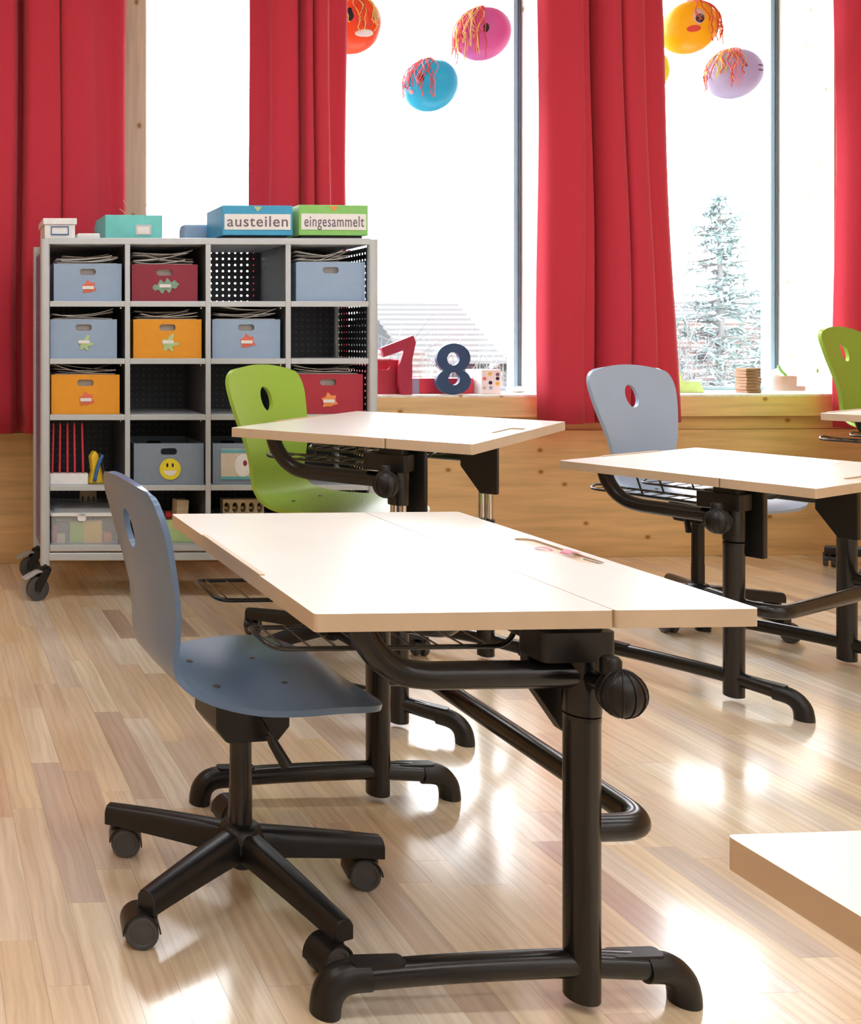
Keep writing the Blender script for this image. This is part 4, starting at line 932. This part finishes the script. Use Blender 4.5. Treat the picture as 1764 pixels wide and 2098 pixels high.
# ------------------------------------------------------------------ outside
GZ = -3.6
tag(MB().box(-40, 90, 7, 140, GZ - 0.2, GZ).build('ground_outside', 'meadow'), kind='structure')
def conifer(label, x, y, top, rad, seed, n=34, mat='needles'):
    rnd = random.Random(seed); t = empty('conifer_tree', (x, y, GZ), 0, label, 'tree', 'trees outside the windows')
    H_ = top - GZ
    MB().tube([(0, 0, 0), (0.05, 0, H_ * .5), (0, 0, H_)], 0.16, 8, r2=0.015).build('trunk', 'bark', t, smooth=True)
    tw = MB(); lf = MB()
    for k in range(n):
        u = k / n; z = H_ * (0.32 + 0.66 * u); nb = 7
        for b_ in range(nb):
            if rnd.random() < 0.12: continue
            a = rnd.uniform(0, 2 * PI); L_ = rad * (1 - u) ** 0.75 * rnd.uniform(0.55, 1.15) + 0.08
            dr = rnd.uniform(-0.28, 0.10); d = Vector((math.cos(a), math.sin(a), 0))
            pts = [Vector((0, 0, z)) + d * (L_ * q / 4) + Vector((0, 0, dr * L_ * (q / 4) + 0.12 * L_ * (q / 4) ** 3)) for q in range(5)]
            tw.tube(pts, 0.018, 4, r2=0.005)
            for q in range(int(10 + 16 * L_ / rad)):
                w = rnd.uniform(0.15, 1.0); p = pts[0].lerp(pts[-1], w); s = rnd.uniform(0.05, 0.13)
                ax = Vector((rnd.uniform(-1, 1), rnd.uniform(-1, 1), rnd.uniform(-.7, .3))).normalized(); bx = ax.cross(Vector((rnd.uniform(-1, 1), rnd.uniform(-1, 1), 1))).normalized()
                e = p + ax * s * 2.0; lf.add([p - bx * s * .22, p + bx * s * .22, e + bx * s * .12, e - bx * s * .12], [(0, 1, 2, 3)])
    tw.build('branches', 'bark', t)
    lf.build('needles', mat, t)
    return t
conifer('tall pale conifer seen through the right window', 17.0, 20.0, 4.35, 1.55, 1, 34)
conifer('smaller conifer beside the frame of the right window', 20.9, 22.9, 2.75, 1.2, 2, 20)
conifer('low conifer next to the third curtain', 18.1, 23.0, 2.0, 1.0, 3, 18)
def bare_shrub(label, x, y, top, rad, seed, n=60):
    rnd = random.Random(seed); t = empty('bare_shrub', (x, y, GZ), 0, label, 'shrub', 'bare shrubs outside'); m = MB()
    for k in range(n):
        a = rnd.uniform(0, 2 * PI); r0 = rad * rnd.random(); hz = (top - GZ) * rnd.uniform(0.75, 1.0)
        p = [Vector((0.3 * r0 * math.cos(a), 0.3 * r0 * math.sin(a), 0)), Vector((r0 * math.cos(a), r0 * math.sin(a), hz * .6)), Vector((r0 * 1.2 * math.cos(a + .1), r0 * 1.2 * math.sin(a + .1), hz))]
        m.tube(p, 0.016, 4, r2=0.004)
        for q in range(4):
            b0 = p[1].lerp(p[2], rnd.random()); m.tube([b0, b0 + Vector((rnd.uniform(-.5, .5), rnd.uniform(-.4, .4), rnd.uniform(.1, .5)))], 0.008, 3, r2=0.003)
    m.build('twigs', 'twig', t); return t
bare_shrub('bare shrub outside the middle window at the left', 8.0, 17.0, 1.35, 1.2, 4, 70)
bare_shrub('bare shrub outside the middle window at the right', 11.2, 18.8, 1.0, 1.0, 5, 60)
bare_shrub('bare shrub below the tall conifer', 13.6, 17.0, 1.5, 0.9, 6, 60)
def house(label, x0, x1, y0, y1, zw, zr, tile, wall, seed=0):
    t = empty('house', ((x0 + x1) / 2, (y0 + y1) / 2, GZ), 0, label, 'house', 'houses outside'); hx, hy = (x1 - x0) / 2, (y1 - y0) / 2; zw -= GZ; zr -= GZ
    m = MB().box(-hx, hx, -hy, hy, 0, zw)
    for sx in (-1, 1): m.prism([[(-hy, zw), (hy, zw), (0, zr)]], sx * hx - 0.1 * (sx > 0), sx * hx + 0.1 * (sx < 0), Matrix(((0, 0, 1, 0), (1, 0, 0, 0), (0, 1, 0, 0), (0, 0, 0, 1))))
    m.build('walls', wall, t)
    rf = MB(); rows = 12; sl = math.hypot(hy + 0.3, zr - zw)
    for s in (-1, 1):
        for k in range(rows):
            a, b = k / rows, (k + 1.08) / rows; ov = 0.3
            p = lambda u, up: Vector((0, s * (hy + ov) * (1 - u), zw - 0.2 + (zr - zw + 0.2) * u + up))
            A, B_ = p(a, 0.10), p(b, 0.03)
            rf.add([(-hx - .3, A.y, A.z), (hx + .3, A.y, A.z), (hx + .3, B_.y, B_.z), (-hx - .3, B_.y, B_.z), (-hx - .3, A.y, A.z - .09), (hx + .3, A.y, A.z - .09), (hx + .3, B_.y, B_.z - .09), (-hx - .3, B_.y, B_.z - .09)],
                   [(0, 1, 2, 3), (7, 6, 5, 4), (0, 4, 5, 1), (1, 5, 6, 2), (2, 6, 7, 3), (3, 7, 4, 0)])
    tag(rf.build('roof_tiles', tile, t), kind='stuff'); return t
house('low tiled house just outside the right window', 19.0, 29.0, 24.5, 31, 0.15, 1.55, 'roof_tile', 'facade')
house('pale roofed house farther behind the tiled one', 26.5, 40.0, 34.0, 40, 0.9, 2.55, 'roof_pale', 'facade')
house('grey gabled house seen through the middle window', 13.0, 15.0, 25.0, 29.5, 0.6, 2.1, 'roof_pale', 'facade_grey')
house('long tiled house low in the middle window', 6.5, 12.3, 21.5, 26.5, -0.7, 0.75, 'roof_tile', 'facade')
